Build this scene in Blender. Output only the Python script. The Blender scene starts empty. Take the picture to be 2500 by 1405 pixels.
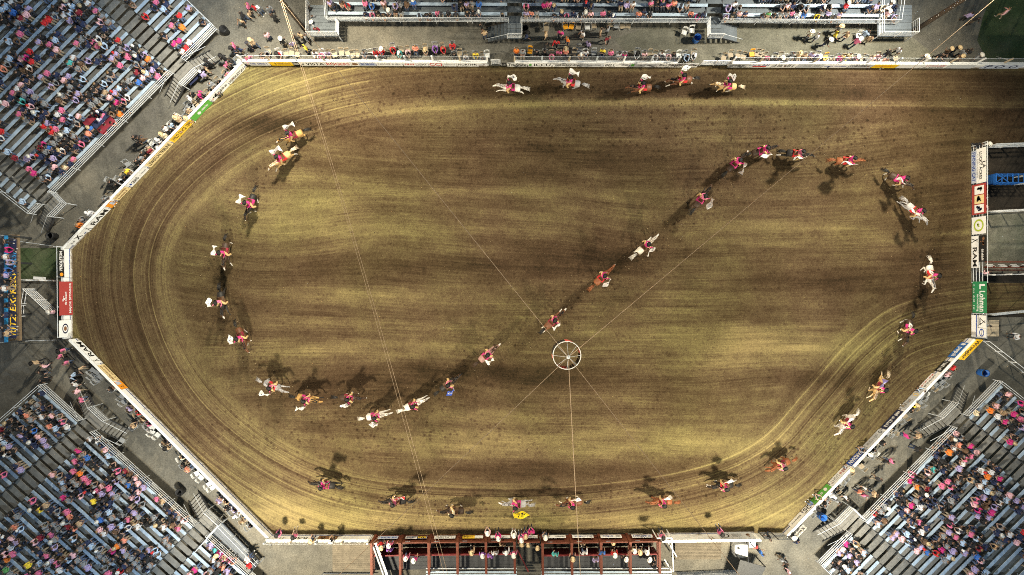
import bpy, math, random
import numpy as np
from mathutils import Vector, Matrix
random.seed(7); RNG = np.random.default_rng(7)
SC = bpy.context.scene
COL = SC.collection
# ------------------------------------------------------------------ camera, sky, sun, exposure
S, H = 28.0, 59.5            # photo pixels per metre on the ground, drone height
cam = bpy.data.cameras.new('camera'); cam.lens = 24.0; cam.sensor_width = 36.0
cam.clip_start = 0.5; cam.clip_end = 3000
camo = bpy.data.objects.new('camera', cam); COL.objects.link(camo)
camo.location = (0, 0, H); SC.camera = camo
W_ = bpy.data.worlds.new('World'); SC.world = W_; W_.use_nodes = True
nt = W_.node_tree; sky = nt.nodes.new('ShaderNodeTexSky'); sky.sky_type = 'NISHITA'
sky.sun_disc = False; sky.sun_elevation = math.radians(3.0); sky.sun_rotation = math.radians(285)
nt.links.new(sky.outputs[0], nt.nodes['Background'].inputs[0])
nt.nodes['Background'].inputs[1].default_value = 0.15
sun = bpy.data.lights.new('sun', 'SUN'); sun.energy = 0.12; sun.angle = math.radians(20); sun.color = (1.0, .86, .72)
suno = bpy.data.objects.new('sun', sun); COL.objects.link(suno)
suno.rotation_euler = (math.radians(80), 0, math.radians(-285 + 180)); suno.location = (0, 0, 60)
FLOOD = 40000.0              # watts of each floodlight bank on the four masts
VS = SC.view_settings; VS.view_transform = 'Standard'; VS.look = 'None'; VS.exposure = 0.52; VS.gamma = 1.0
SC.render.engine = 'CYCLES'; SC.cycles.max_bounces = 3; SC.cycles.diffuse_bounces = 1; SC.cycles.glossy_bounces = 2
SC.cycles.filter_width = 1.0; SC.cycles.transparent_max_bounces = 8; SC.cycles.use_denoising = False

def P(px, py, z=0.0):
    k = (H - z) / H
    return Vector(((px - 1250) / S * k, (702.5 - py) / S * k, z))

# ------------------------------------------------------------------ materials
MATS = {}
def mat(name, col, rough=.75, metal=0.0, var=.18, scale=3.0, bump=0.0, alpha=1.0, emit=0.0, spec=.4):
    if name in MATS: return MATS[name]
    m = bpy.data.materials.new(name); m.use_nodes = True; n = m.node_tree.nodes; l = m.node_tree.links
    b = n['Principled BSDF']; b.inputs['Roughness'].default_value = rough; b.inputs['Metallic'].default_value = metal
    b.inputs['Specular IOR Level'].default_value = spec
    tc = n.new('ShaderNodeTexCoord'); nz = n.new('ShaderNodeTexNoise'); nz.inputs['Scale'].default_value = scale
    nz.inputs['Detail'].default_value = 5; nz.inputs['Roughness'].default_value = .65
    geo = n.new('ShaderNodeNewGeometry'); l.new(geo.outputs['Position'], nz.inputs['Vector'])
    mr = n.new('ShaderNodeMapRange'); mr.inputs[1].default_value = .25; mr.inputs[2].default_value = .75
    mr.inputs[3].default_value = 1 - var; mr.inputs[4].default_value = 1 + var
    l.new(nz.outputs['Fac'], mr.inputs[0])
    oi = n.new('ShaderNodeObjectInfo'); mo = n.new('ShaderNodeMapRange')
    mo.inputs[3].default_value = 1 - var * .4; mo.inputs[4].default_value = 1 + var * .4; l.new(oi.outputs['Random'], mo.inputs[0])
    mu = n.new('ShaderNodeMath'); mu.operation = 'MULTIPLY'; l.new(mr.outputs[0], mu.inputs[0]); l.new(mo.outputs[0], mu.inputs[1])
    vm = n.new('ShaderNodeVectorMath'); vm.operation = 'SCALE'; vm.inputs[0].default_value = col[:3]
    l.new(mu.outputs[0], vm.inputs['Scale']); l.new(vm.outputs[0], b.inputs['Base Color'])
    if bump:
        bp = n.new('ShaderNodeBump'); bp.inputs['Strength'].default_value = bump; bp.inputs['Distance'].default_value = .02
        l.new(nz.outputs['Fac'], bp.inputs['Height']); l.new(bp.outputs[0], b.inputs['Normal'])
    if alpha < 1: b.inputs['Alpha'].default_value = alpha
    if emit: b.inputs['Emission Color'].default_value = (*col[:3], 1); b.inputs['Emission Strength'].default_value = emit
    MATS[name] = m; return m

ALU = mat('aluminium', (.45, .55, .66), .5, .1, .25, 1.3)
DECK = mat('deck', (.21, .20, .18), .8, .0, .3, 2.0, .2)
DECKN = mat('deck_pale', (.13, .15, .17), .7, .1, .2, 2.0)
STEEL = mat('galvanised', (.58, .61, .65), .5, .15, .15)
DARKST = mat('dark_steel', (.05, .052, .055), .6, .3)
WHITE = mat('white_paint', (.80, .80, .80), .55, 0, .1, 1.2)
def dirty_white():
    m = mat('splashed_white', (.78, .78, .77), .6, 0, .1, 1.2); n = m.node_tree.nodes; l = m.node_tree.links; b = n['Principled BSDF']
    src = b.inputs['Base Color'].links[0].from_socket; g = n.new('ShaderNodeNewGeometry'); sp = n.new('ShaderNodeSeparateXYZ'); l.new(g.outputs['Position'], sp.inputs[0])
    z = n.new('ShaderNodeTexNoise'); z.inputs['Scale'].default_value = 3.5; z.inputs['Detail'].default_value = 6; z.inputs['Roughness'].default_value = .8; l.new(g.outputs['Position'], z.inputs['Vector'])
    a = n.new('ShaderNodeMath'); a.operation = 'MULTIPLY_ADD'; l.new(z.outputs[0], a.inputs[0]); a.inputs[1].default_value = 1.5; a.inputs[2].default_value = -.42
    c = n.new('ShaderNodeMath'); c.operation = 'SUBTRACT'; l.new(a.outputs[0], c.inputs[0]); l.new(sp.outputs[2], c.inputs[1])
    r = n.new('ShaderNodeMapRange'); r.inputs[1].default_value = -.12; r.inputs[2].default_value = .22; r.inputs[4].default_value = .85; l.new(c.outputs[0], r.inputs[0])
    x = n.new('ShaderNodeMix'); x.data_type = 'RGBA'; l.new(r.outputs[0], x.inputs[0]); l.new(src, x.inputs[6]); x.inputs[7].default_value = (.17, .12, .07, 1); l.new(x.outputs[2], b.inputs['Base Color']); return m
FWHITE = dirty_white()
BLUEST = mat('blue_stripe', (.03, .06, .22), .6)
WOOD = mat('timber', (.20, .14, .085), .85, 0, .3, 4)
PALEW = mat('pale_timber', (.46, .38, .27), .8, 0, .25, 4)
RED = mat('red_steel', (.14, .038, .021), .55, .1, .35, 2.5)
DRED = mat('dark_red', (.16, .02, .02), .6, 0, .3)
BLUEP = mat('blue_plastic', (.02, .12, .42), .5)
SKYBL = mat('sky_blue_paint', (.03, .25, .55), .5)
BLACK = mat('black_rubber', (.012, .012, .013), .6)
PANE = mat('net_pane', (.5, .52, .55), .3, 0, .05, 1, 0, .07)
CABLE = mat('cable_wire', (.34, .25, .17), .7, .0)
OLDW = mat('old_pole', (.07, .052, .038), .9, 0, .3, 4)

# ------------------------------------------------------------------ mesh helpers
class MB:
    def __init__(s): s.v = []; s.f = []; s.m = []
    def add(s, vs, fs, mi=0):
        o = len(s.v); s.v += [tuple(v) for v in vs]; s.f += [tuple(o + i for i in f) for f in fs]; s.m += [mi] * len(fs)
    def box(s, c, d, mi=0, R=None):
        c = Vector(c); q = []
        for x in (-.5, .5):
            for y in (-.5, .5):
                for z in (-.5, .5):
                    w = Vector((x * d[0], y * d[1], z * d[2])); q.append(c + (R @ w if R else w))
        s.add(q, [(0, 1, 3, 2), (4, 6, 7, 5), (0, 4, 5, 1), (2, 3, 7, 6), (0, 2, 6, 4), (1, 5, 7, 3)], mi)
    def tube(s, pts, rads, n=6, mi=0, cap=True):
        pts = [Vector(p) for p in pts]; o = len(s.v); fr = []
        for i, p in enumerate(pts):
            t = (pts[min(i + 1, len(pts) - 1)] - pts[max(i - 1, 0)]).normalized()
            a = t.cross(Vector((0, 0, 1)) if abs(t.z) < .95 else Vector((1, 0, 0))).normalized(); b = t.cross(a)
            r = rads[i] if isinstance(rads, (list, tuple)) else rads
            for k in range(n):
                th = 2 * math.pi * k / n; s.v.append(tuple(p + a * r * math.cos(th) + b * r * math.sin(th)))
        for i in range(len(pts) - 1):
            for k in range(n):
                s.f.append((o + i * n + k, o + i * n + (k + 1) % n, o + (i + 1) * n + (k + 1) % n, o + (i + 1) * n + k)); s.m.append(mi)
        if cap:
            s.f.append(tuple(o + k for k in range(n))[::-1]); s.m.append(mi)
            e = o + (len(pts) - 1) * n; s.f.append(tuple(e + k for k in range(n))); s.m.append(mi)
    def lathe(s, prof, n=12, mi=0, c=(0, 0, 0), sx=1, sy=1):
        o = len(s.v)
        for r, z in prof:
            for k in range(n):
                th = 2 * math.pi * k / n; s.v.append((c[0] + r * math.cos(th) * sx, c[1] + r * math.sin(th) * sy, c[2] + z))
        for i in range(len(prof) - 1):
            for k in range(n):
                s.f.append((o + i * n + k, o + i * n + (k + 1) % n, o + (i + 1) * n + (k + 1) % n, o + (i + 1) * n + k)); s.m.append(mi)
    def mesh(s, name, mats, smooth=False):
        me = bpy.data.meshes.new(name); me.from_pydata(s.v, [], s.f)
        for m in mats: me.materials.append(m)
        me.polygons.foreach_set('material_index', s.m)
        if smooth: me.polygons.foreach_set('use_smooth', [True] * len(s.f))
        me.update(); return me

def link(name, data, parent=None, M=None):
    o = bpy.data.objects.new(name, data); COL.objects.link(o)
    if parent is not None: o.parent = parent
    if M is not None: o.matrix_local = M
    return o
def tag(o, label, cat, group=None, kind=None):
    o['label'] = label
    if cat: o['category'] = cat
    if group: o['group'] = group
    if kind: o['kind'] = kind
    return o
def thing(name, label, cat, loc=(0, 0, 0), rz=0.0, group=None):
    o = link(name, None); o.empty_display_size = .2
    o.location = loc; o.rotation_euler = (0, 0, rz); return tag(o, label, cat, group)
def base(par): return Vector(par.location) if par is not None else Vector((0, 0, 0))
_ub = {}
def unit(kind, m):
    if (kind, m.name) not in _ub:
        b = MB()
        if kind == 'box': b.box((0, 0, 0), (1, 1, 1))
        else: b.tube([(0, 0, -.5), (0, 0, .5)], .5, 8)
        _ub[(kind, m.name)] = b.mesh(kind + '_' + m.name, [m], kind == 'rod')
    return _ub[(kind, m.name)]
def frame3(x, z):
    x = Vector(x).normalized(); z = Vector(z); y = z.cross(x).normalized(); z = x.cross(y)
    return Matrix((x, y, z)).transposed()
def plank(name, par, p, q, w, t, m, up=(0, 0, 1)):
    """a straight board from p to q, width w across, thickness t along up"""
    p = Vector(p) - base(par); q = Vector(q) - base(par); d = q - p
    R = frame3(d, up).to_4x4()
    return link(name, unit('box', m), par, Matrix.Translation((p + q) / 2) @ R @ Matrix.Diagonal((d.length, w, t, 1)))
def pipe(name, par, p, q, r, m):
    p = Vector(p) - base(par); q = Vector(q) - base(par); d = q - p
    R = d.to_track_quat('Z', 'Y').to_matrix().to_4x4()
    return link(name, unit('rod', m), par, Matrix.Translation((p + q) / 2) @ R @ Matrix.Diagonal((2 * r, 2 * r, d.length, 1)))
ORD = ['first', 'second', 'third', 'fourth', 'fifth', 'sixth', 'seventh', 'eighth', 'ninth', 'tenth', 'eleventh', 'twelfth', 'thirteenth',
       'fourteenth', 'fifteenth', 'sixteenth', 'seventeenth', 'eighteenth', 'nineteenth']
_TENS = {20: 'twent', 30: 'thirt', 40: 'fort', 50: 'fift', 60: 'sixt', 70: 'sevent', 80: 'eight', 90: 'ninet'}
def ordw(i):
    if i < 19: return ORD[i]
    n = i + 1; pre = 'hundred-' if n >= 100 else ''; n %= 100
    if n == 0: return 'hundredth'
    if n < 20: return pre + ORD[n - 1]
    return pre + (_TENS[n - n % 10] + 'ieth' if n % 10 == 0 else _TENS[n - n % 10] + 'y-' + ORD[n % 10 - 1])
_txt = {}
def text_mesh(s, m, bold=.0, shear=0.0):
    k = (s, m.name, bold, shear)
    if k not in _txt:
        c = bpy.data.curves.new('lettering', 'FONT'); c.body = s; c.resolution_u = 2; c.offset = bold; c.shear = shear
        c.space_line = .8; c.align_x = 'CENTER'
        o = bpy.data.objects.new('tmp', c); COL.objects.link(o)
        dg = bpy.context.evaluated_depsgraph_get(); dg.update()
        me = bpy.data.meshes.new_from_object(o.evaluated_get(dg)); bpy.data.objects.remove(o)
        n = len(me.vertices); co = np.empty(n * 3, np.float32); me.vertices.foreach_get('co', co); co = co.reshape(-1, 3)
        lo, hi = co.min(0), co.max(0); sz = np.maximum(hi - lo, 1e-4)
        co[:, 0] = (co[:, 0] - (lo[0] + hi[0]) / 2) / sz[0]; co[:, 1] = (co[:, 1] - (lo[1] + hi[1]) / 2) / sz[1]; co[:, 2] = 0
        me.vertices.foreach_set('co', co.ravel()); me.materials.clear(); me.materials.append(m); me.update()
        _txt[k] = (me, float(sz[0] / sz[1]))
    return _txt[k]
# ------------------------------------------------------------------ ground and arena dirt
def struct(name, me): o = link(name, me); o['kind'] = 'structure'; return o
def sheet(name, pts, z, m):
    b = MB(); b.add([(p[0], p[1], z) for p in pts], [tuple(range(len(pts)))]); return struct(name, b.mesh(name, [m]))
def nodes_mat(name):
    m = bpy.data.materials.new(name); m.use_nodes = True; return m, m.node_tree.nodes, m.node_tree.links
def ground_mat(name, c1, c2, c3, sc=.12):
    m, n, l = nodes_mat(name); b = n['Principled BSDF']; b.inputs['Roughness'].default_value = .9; b.inputs['Specular IOR Level'].default_value = .2
    g = n.new('ShaderNodeNewGeometry')
    def noise(s, d=5, r=.6):
        z = n.new('ShaderNodeTexNoise'); z.inputs['Scale'].default_value = s; z.inputs['Detail'].default_value = d
        z.inputs['Roughness'].default_value = r; l.new(g.outputs['Position'], z.inputs['Vector']); return z
    a = noise(sc); ra = n.new('ShaderNodeValToRGB'); l.new(a.outputs[0], ra.inputs[0])
    ra.color_ramp.elements[0].position = .34; ra.color_ramp.elements[1].position = .66
    ra.color_ramp.elements[0].color = (*c1, 1); ra.color_ramp.elements[1].color = (*c3, 1)
    e = ra.color_ramp.elements.new(.5); e.color = (*c2, 1)
    f = noise(7, 8, .8); mr = n.new('ShaderNodeMapRange'); mr.inputs[1].default_value = .3; mr.inputs[2].default_value = .7
    mr.inputs[3].default_value = .55; mr.inputs[4].default_value = 1.45; l.new(f.outputs[0], mr.inputs[0])
    sp = noise(1.1, 4, .6); ms = n.new('ShaderNodeMapRange'); ms.inputs[1].default_value = .3; ms.inputs[2].default_value = .7
    ms.inputs[3].default_value = .8; ms.inputs[4].default_value = 1.2; l.new(sp.outputs[0], ms.inputs[0])
    mu = n.new('ShaderNodeMath'); mu.operation = 'MULTIPLY'; l.new(mr.outputs[0], mu.inputs[0]); l.new(ms.outputs[0], mu.inputs[1])
    v = n.new('ShaderNodeVectorMath'); v.operation = 'SCALE'; l.new(ra.outputs[0], v.inputs[0]); l.new(mu.outputs[0], v.inputs['Scale'])
    l.new(v.outputs[0], b.inputs['Base Color'])
    bp = n.new('ShaderNodeBump'); bp.inputs['Strength'].default_value = .4; bp.inputs['Distance'].default_value = .02
    l.new(f.outputs[0], bp.inputs['Height']); l.new(bp.outputs[0], b.inputs['Normal']); return m
ASPH = ground_mat('asphalt_apron', (.105, .10, .09), (.15, .142, .12), (.215, .195, .155))
CONC = ground_mat('dusty_concrete', (.11, .105, .08), (.14, .135, .105), (.18, .17, .135), .2)
SOIL = ground_mat('pen_soil', (.022, .019, .016), (.03, .025, .02), (.045, .036, .028), .4)
LAWN = ground_mat('lawn_turf', (.045, .075, .03), (.07, .10, .045), (.11, .125, .07), .35)
DRYL = ground_mat('dry_turf', (.14, .145, .11), (.19, .185, .145), (.26, .245, .195), .35)
sheet('ground', [(-400, -400), (400, -400), (400, 400), (-400, 400)], 0, ASPH)
sheet('pavement', [P(1560, 166), P(1500, 96), P(1620, 52), P(2200, 70), P(2320, 165)], .004, CONC)
sheet('pavement', [P(700, 1400), P(720, 1318), P(1600, 1330), P(1990, 1310), P(1990, 1420), P(1000, 1470)], .004, ASPH)
lawns = [('lawn', [P(2400, 40), P(2440, -60), P(2700, -60), P(2700, 158), P(2415, 158), P(2385, 100)]),
         ('lawn', [P(48, 606), P(150, 606), P(163, 612), P(163, 681), P(48, 681)]),
         ('lawn', [P(2412, 522), P(2640, 522), P(2640, 642), P(2412, 642)])]
for li, (nme, pts) in enumerate(lawns): sheet(nme, pts, .005, DRYL if li == 2 else LAWN)
sheet('pen_floor', [P(2398, 350), P(2640, 350), P(2640, 514), P(2398, 514)], .005, SOIL)
sheet('pen_floor', [P(2398, 668), P(2640, 668), P(2640, 775), P(2398, 775)], .006, SOIL)
sheet('pen_floor', [P(48, 684), P(150, 684), P(150, 830), P(48, 830)], .005, ASPH)
# short blades on the lawns
gb = MB()
for nme, pts in lawns:
    xs = [p.x for p in pts]; ys = [p.y for p in pts]
    x0, x1, y0, y1 = min(xs) + .1, min(max(xs), 46), min(ys) + .1, min(max(ys), 27)
    for _ in range(int((x1 - x0) * (y1 - y0) * 60)):
        x, y = random.uniform(x0, x1), random.uniform(y0, y1); a = random.uniform(0, 6.28); h = random.uniform(.03, .09)
        ca, sa = math.cos(a) * .012, math.sin(a) * .012; lx, ly = random.uniform(-.05, .05), random.uniform(-.05, .05)
        gb.add([(x - ca, y - sa, .004), (x + ca, y + sa, .004), (x + lx, y + ly, h)], [(0, 1, 2)], random.randint(0, 1))
g = link('grass', gb.mesh('grass', [mat('blade_a', (.08, .12, .045), .8), mat('blade_b', (.13, .15, .08), .8)]))
tag(g, 'short green grass on the lawns outside the arena fence', 'grass', None, 'stuff')

# the arena dirt: a fine sheet whose attributes carry soil moisture, painted light pools and the direction the harrow was pulled
POLY = [(600, 160), (2720, 166), (2720, 350), (2372, 350), (2372, 690), (2720, 690), (2720, 768), (2372, 768), (2372, 826), (1914, 1303), (660, 1306), (176, 826), (174, 604)]
def inside(x, y, poly):
    r = np.zeros(x.shape, bool); j = len(poly) - 1
    for i in range(len(poly)):
        xi, yi = poly[i]; xj, yj = poly[j]
        c = ((yi > y) != (yj > y)) & (x < (xj - xi) * (y - yi) / (yj - yi + 1e-9) + xi); r ^= c; j = i
    return r
def polydist(x, y, pts):
    """signed distance (px) to an open polyline and arc length of the foot point"""
    best = np.full(x.shape, 1e9); sgn = np.zeros(x.shape); arc = np.zeros(x.shape); L = 0
    for (ax, ay), (bx, by) in zip(pts[:-1], pts[1:]):
        dx, dy = bx - ax, by - ay; ll = math.hypot(dx, dy)
        t = np.clip(((x - ax) * dx + (y - ay) * dy) / ll ** 2, 0, 1); qx, qy = ax + t * dx, ay + t * dy
        d = np.hypot(x - qx, y - qy); m = d < best
        sg = np.sign((x - ax) * dy - (y - ay) * dx); best = np.where(m, d, best); sgn = np.where(m, sg, sgn); arc = np.where(m, L + t * ll, arc); L += ll
    return best * np.where(sgn == 0, 1, sgn), arc
def spline(pts, n=14):
    out = []; q = [pts[0]] + pts + [pts[-1]]
    for i in range(1, len(q) - 2):
        p0, p1, p2, p3 = [np.array(v, float) for v in q[i - 1:i + 3]]
        for k in range(n):
            t = k / n; out.append(tuple(.5 * (2 * p1 + (p2 - p0) * t + (2 * p0 - 5 * p1 + 4 * p2 - p3) * t * t + (3 * p1 - p0 - 3 * p2 + p3) * t ** 3)))
    return out + [tuple(pts[-1])]
def smooth(a, b, x): t = np.clip((x - a) / (b - a), 0, 1); return t * t * (3 - 2 * t)
def vnoise(x, y, seed):
    xi, yi = np.floor(x).astype(int), np.floor(y).astype(int); fx, fy = x - xi, y - yi
    fx, fy = fx * fx * (3 - 2 * fx), fy * fy * (3 - 2 * fy)
    def h(i, j):
        v = np.sin(i * 127.1 + j * 311.7 + seed * 74.7) * 43758.5453; return v - np.floor(v)
    return (h(xi, yi) * (1 - fx) + h(xi + 1, yi) * fx) * (1 - fy) + (h(xi, yi + 1) * (1 - fx) + h(xi + 1, yi + 1) * fx) * fy
STEP = 5.0
gx = np.arange(160, 2725, STEP); gy = np.arange(152, 1315, STEP); X, Y = np.meshgrid(gx, gy)
track = spline([(2560, 262), (1800, 252), (1250, 258), (900, 285), (640, 370), (470, 500), (400, 640), (425, 800), (520, 960), (680, 1090), (860, 1165), (1100, 1192),
                (1400, 1190), (1680, 1150), (1850, 1080), (1965, 960), (2080, 830), (2200, 745), (2400, 705), (2720, 700)])
D, A = polydist(X, Y, track)                 # inside of the loop negative or positive
if D[int((700 - 152) / STEP), int((1200 - 160) / STEP)] > 0: D = -D      # infield negative
east = smooth(1950, 2150, X)
w_out = smooth(-25, 25, D)
# flow coordinates: across (u) and along (v)
u_in = Y + 46 * (vnoise(X / 330., Y / 190., 61) - .5) + 14 * np.sin(X / 420.0 + .6) + 5 * np.sin(X / 150. + Y / 260.) + 50 * ((X - 1250) / 1100.) ** 2 * np.clip((700 - Y) / 350., -1, 1)
u = np.where(D > -30, D + 4000, u_in); v = np.where(D > -30, A, X)
blend = smooth(-60, -5, D)
tone = np.zeros_like(X)
# broad soil patches along the harrow lines (dry is pale, damp is dark)
for sx, sy, sd, am in ((420, 60, 1, .2), (240, 22, 2, .2), (500, 150, 3, .22), (110, 9, 4, .26), (60, 34, 14, .22), (24, 14, 16, .16)):
    tone += am * (vnoise(X / sx + 50, u_in / sy + 9, sd) - .5) * (1 - blend)
for sx, sy, sd, am in ((500, 13, 5, .34), (900, 40, 6, .2), (250, 8, 7, .22), (60, 30, 15, .2), (24, 14, 17, .16)):
    tone += am * (vnoise(A / sx + 20, D / sy + 90, sd) - .5) * blend
PATCH = [  # cx, cy, rx, ry, amount: soil moisture plus painted floodlight pools and dim areas
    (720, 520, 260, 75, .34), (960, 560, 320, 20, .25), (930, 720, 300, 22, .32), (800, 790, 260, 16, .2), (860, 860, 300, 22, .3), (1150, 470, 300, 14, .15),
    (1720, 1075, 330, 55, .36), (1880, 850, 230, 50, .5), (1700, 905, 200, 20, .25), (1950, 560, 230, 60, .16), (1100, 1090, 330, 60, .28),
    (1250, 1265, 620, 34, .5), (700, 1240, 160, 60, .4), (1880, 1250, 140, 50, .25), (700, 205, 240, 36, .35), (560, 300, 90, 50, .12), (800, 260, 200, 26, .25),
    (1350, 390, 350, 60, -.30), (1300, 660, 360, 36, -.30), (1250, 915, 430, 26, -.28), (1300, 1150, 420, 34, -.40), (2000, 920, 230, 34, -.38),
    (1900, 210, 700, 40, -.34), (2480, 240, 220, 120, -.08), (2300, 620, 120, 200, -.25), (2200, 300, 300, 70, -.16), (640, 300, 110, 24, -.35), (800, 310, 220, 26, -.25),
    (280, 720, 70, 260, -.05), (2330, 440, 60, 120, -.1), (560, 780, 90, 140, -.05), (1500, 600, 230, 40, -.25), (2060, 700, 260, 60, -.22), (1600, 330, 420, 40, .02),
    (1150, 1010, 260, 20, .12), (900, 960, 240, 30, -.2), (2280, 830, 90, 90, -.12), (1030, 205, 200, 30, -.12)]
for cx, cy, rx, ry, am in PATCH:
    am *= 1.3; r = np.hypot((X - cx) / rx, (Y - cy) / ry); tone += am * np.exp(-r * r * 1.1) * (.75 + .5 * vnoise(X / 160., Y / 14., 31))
# pale strip where the water truck missed, along the top lane
strip = np.exp(-((D - 4) / 9.) ** 2) * smooth(600, 1100, X) * (Y < 420); tone += .34 * strip
# pale dust at the foot of the fences
edges = [(600, 160), (2500, 168)], [(174, 604), (600, 160)], [(176, 826), (174, 604)], [(660, 1306), (176, 826)], [(2372, 826), (1914, 1303)], [(2372, 350), (2372, 690)]
for i, e in enumerate(edges):
    de, ae = polydist(X, Y, list(e)); de = np.abs(de)
    tone += (.34 if i in (1, 2, 3) else .26) * np.exp(-(de / (24 if i else 12)) ** 2) * (.6 + .8 * vnoise(ae / 60., de / 20., 12))
# hoof churn along the riders' line
ride = spline([(1800, 205), (1250, 215), (900, 250), (715, 330), (610, 480), (540, 640), (545, 760), (600, 850), (680, 945), (850, 985), (990, 1000), (1090, 940),
               (1190, 868), (1350, 785), (1470, 678), (1575, 602), (1712, 487), (1795, 400), (1900, 366), (2068, 392), (2200, 450), (2270, 600), (2275, 700), (2215, 820), (2140, 950),
               (2060, 1040), (1900, 1140), (1770, 1190), (1500, 1232), (1100, 1245), (950, 1225), (790, 1185)])
dr, ar = polydist(X, Y, ride); dr = np.abs(dr)
diag = smooth(950, 1150, X) * (1 - smooth(1800, 1900, X)) * (Y > 380) * (Y < 1010)
hoof = np.clip(np.exp(-(dr / 30.) ** 2) * .9 + .8 * np.exp(-(((X - 1800) / 620.) ** 2 + ((Y - 310) / 60.) ** 2)) + .7 * np.exp(-(((X - 900) / 430.) ** 2 + ((Y - 1050) / 60.) ** 2)) + .4, 0, 1)
tone -= .05 * diag * np.exp(-(dr / 20.) ** 2)
tone -= .08 * np.exp(-(dr / 26.) ** 2)
tone -= .05 * smooth(10, 60, D) * (X < 1150) * (1 - smooth(1000, 1150, X))
trk = np.where(D > -14, 1.0, 0.0) * np.clip(1.15 - np.abs(D - 60) / 220, .15, 1) * np.where((X > 900) & (Y < 420), .25, 1)
trk = np.maximum(trk, 0.0)
# map to world and build
wx = (X - 1250) / S; wy = (702.5 - Y) / S
relief = .012 * vnoise(A / 30, D / 2.6, 41) * trk + .02 * vnoise(X / 14., Y / 14., 43) + .014 * hoof * vnoise(X / 5., Y / 5., 44) + .016
ny, nx = X.shape
cc = inside(X[:-1, :-1] + STEP / 2, Y[:-1, :-1] + STEP / 2, POLY)
idx = np.arange(nx * ny).reshape(ny, nx); qa = idx[:-1, :-1][cc]; qb = idx[1:, :-1][cc]; qc = idx[1:, 1:][cc]; qd = idx[:-1, 1:][cc]
quads = np.stack([qa, qb, qc, qd], 1); used = np.unique(quads); remap = np.full(nx * ny, -1); remap[used] = np.arange(len(used)); quads = remap[quads]
me = bpy.data.meshes.new('arena_dirt'); me.vertices.add(len(used)); me.loops.add(quads.size); me.polygons.add(len(quads))
me.vertices.foreach_set('co', np.stack([wx, wy, relief], 2).reshape(-1, 3)[used].astype(np.float32).ravel())
me.loops.foreach_set('vertex_index', quads.astype(np.int32).ravel()); me.polygons.foreach_set('loop_start', np.arange(0, quads.size, 4, dtype=np.int32))
me.polygons.foreach_set('use_smooth', np.ones(len(quads), bool))
def attr(nm, arr):
    a = me.attributes.new(nm, 'FLOAT', 'POINT'); a.data.foreach_set('value', arr.ravel()[used].astype(np.float32))
attr('moist_and_light', tone); attr('across_in', u_in / S); attr('across_out', D / S); attr('along_in', X / S); attr('along_out', A / S); attr('loop', blend); attr('wheel', trk); attr('hoof', hoof)
me.update(calc_edges=True)
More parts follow.
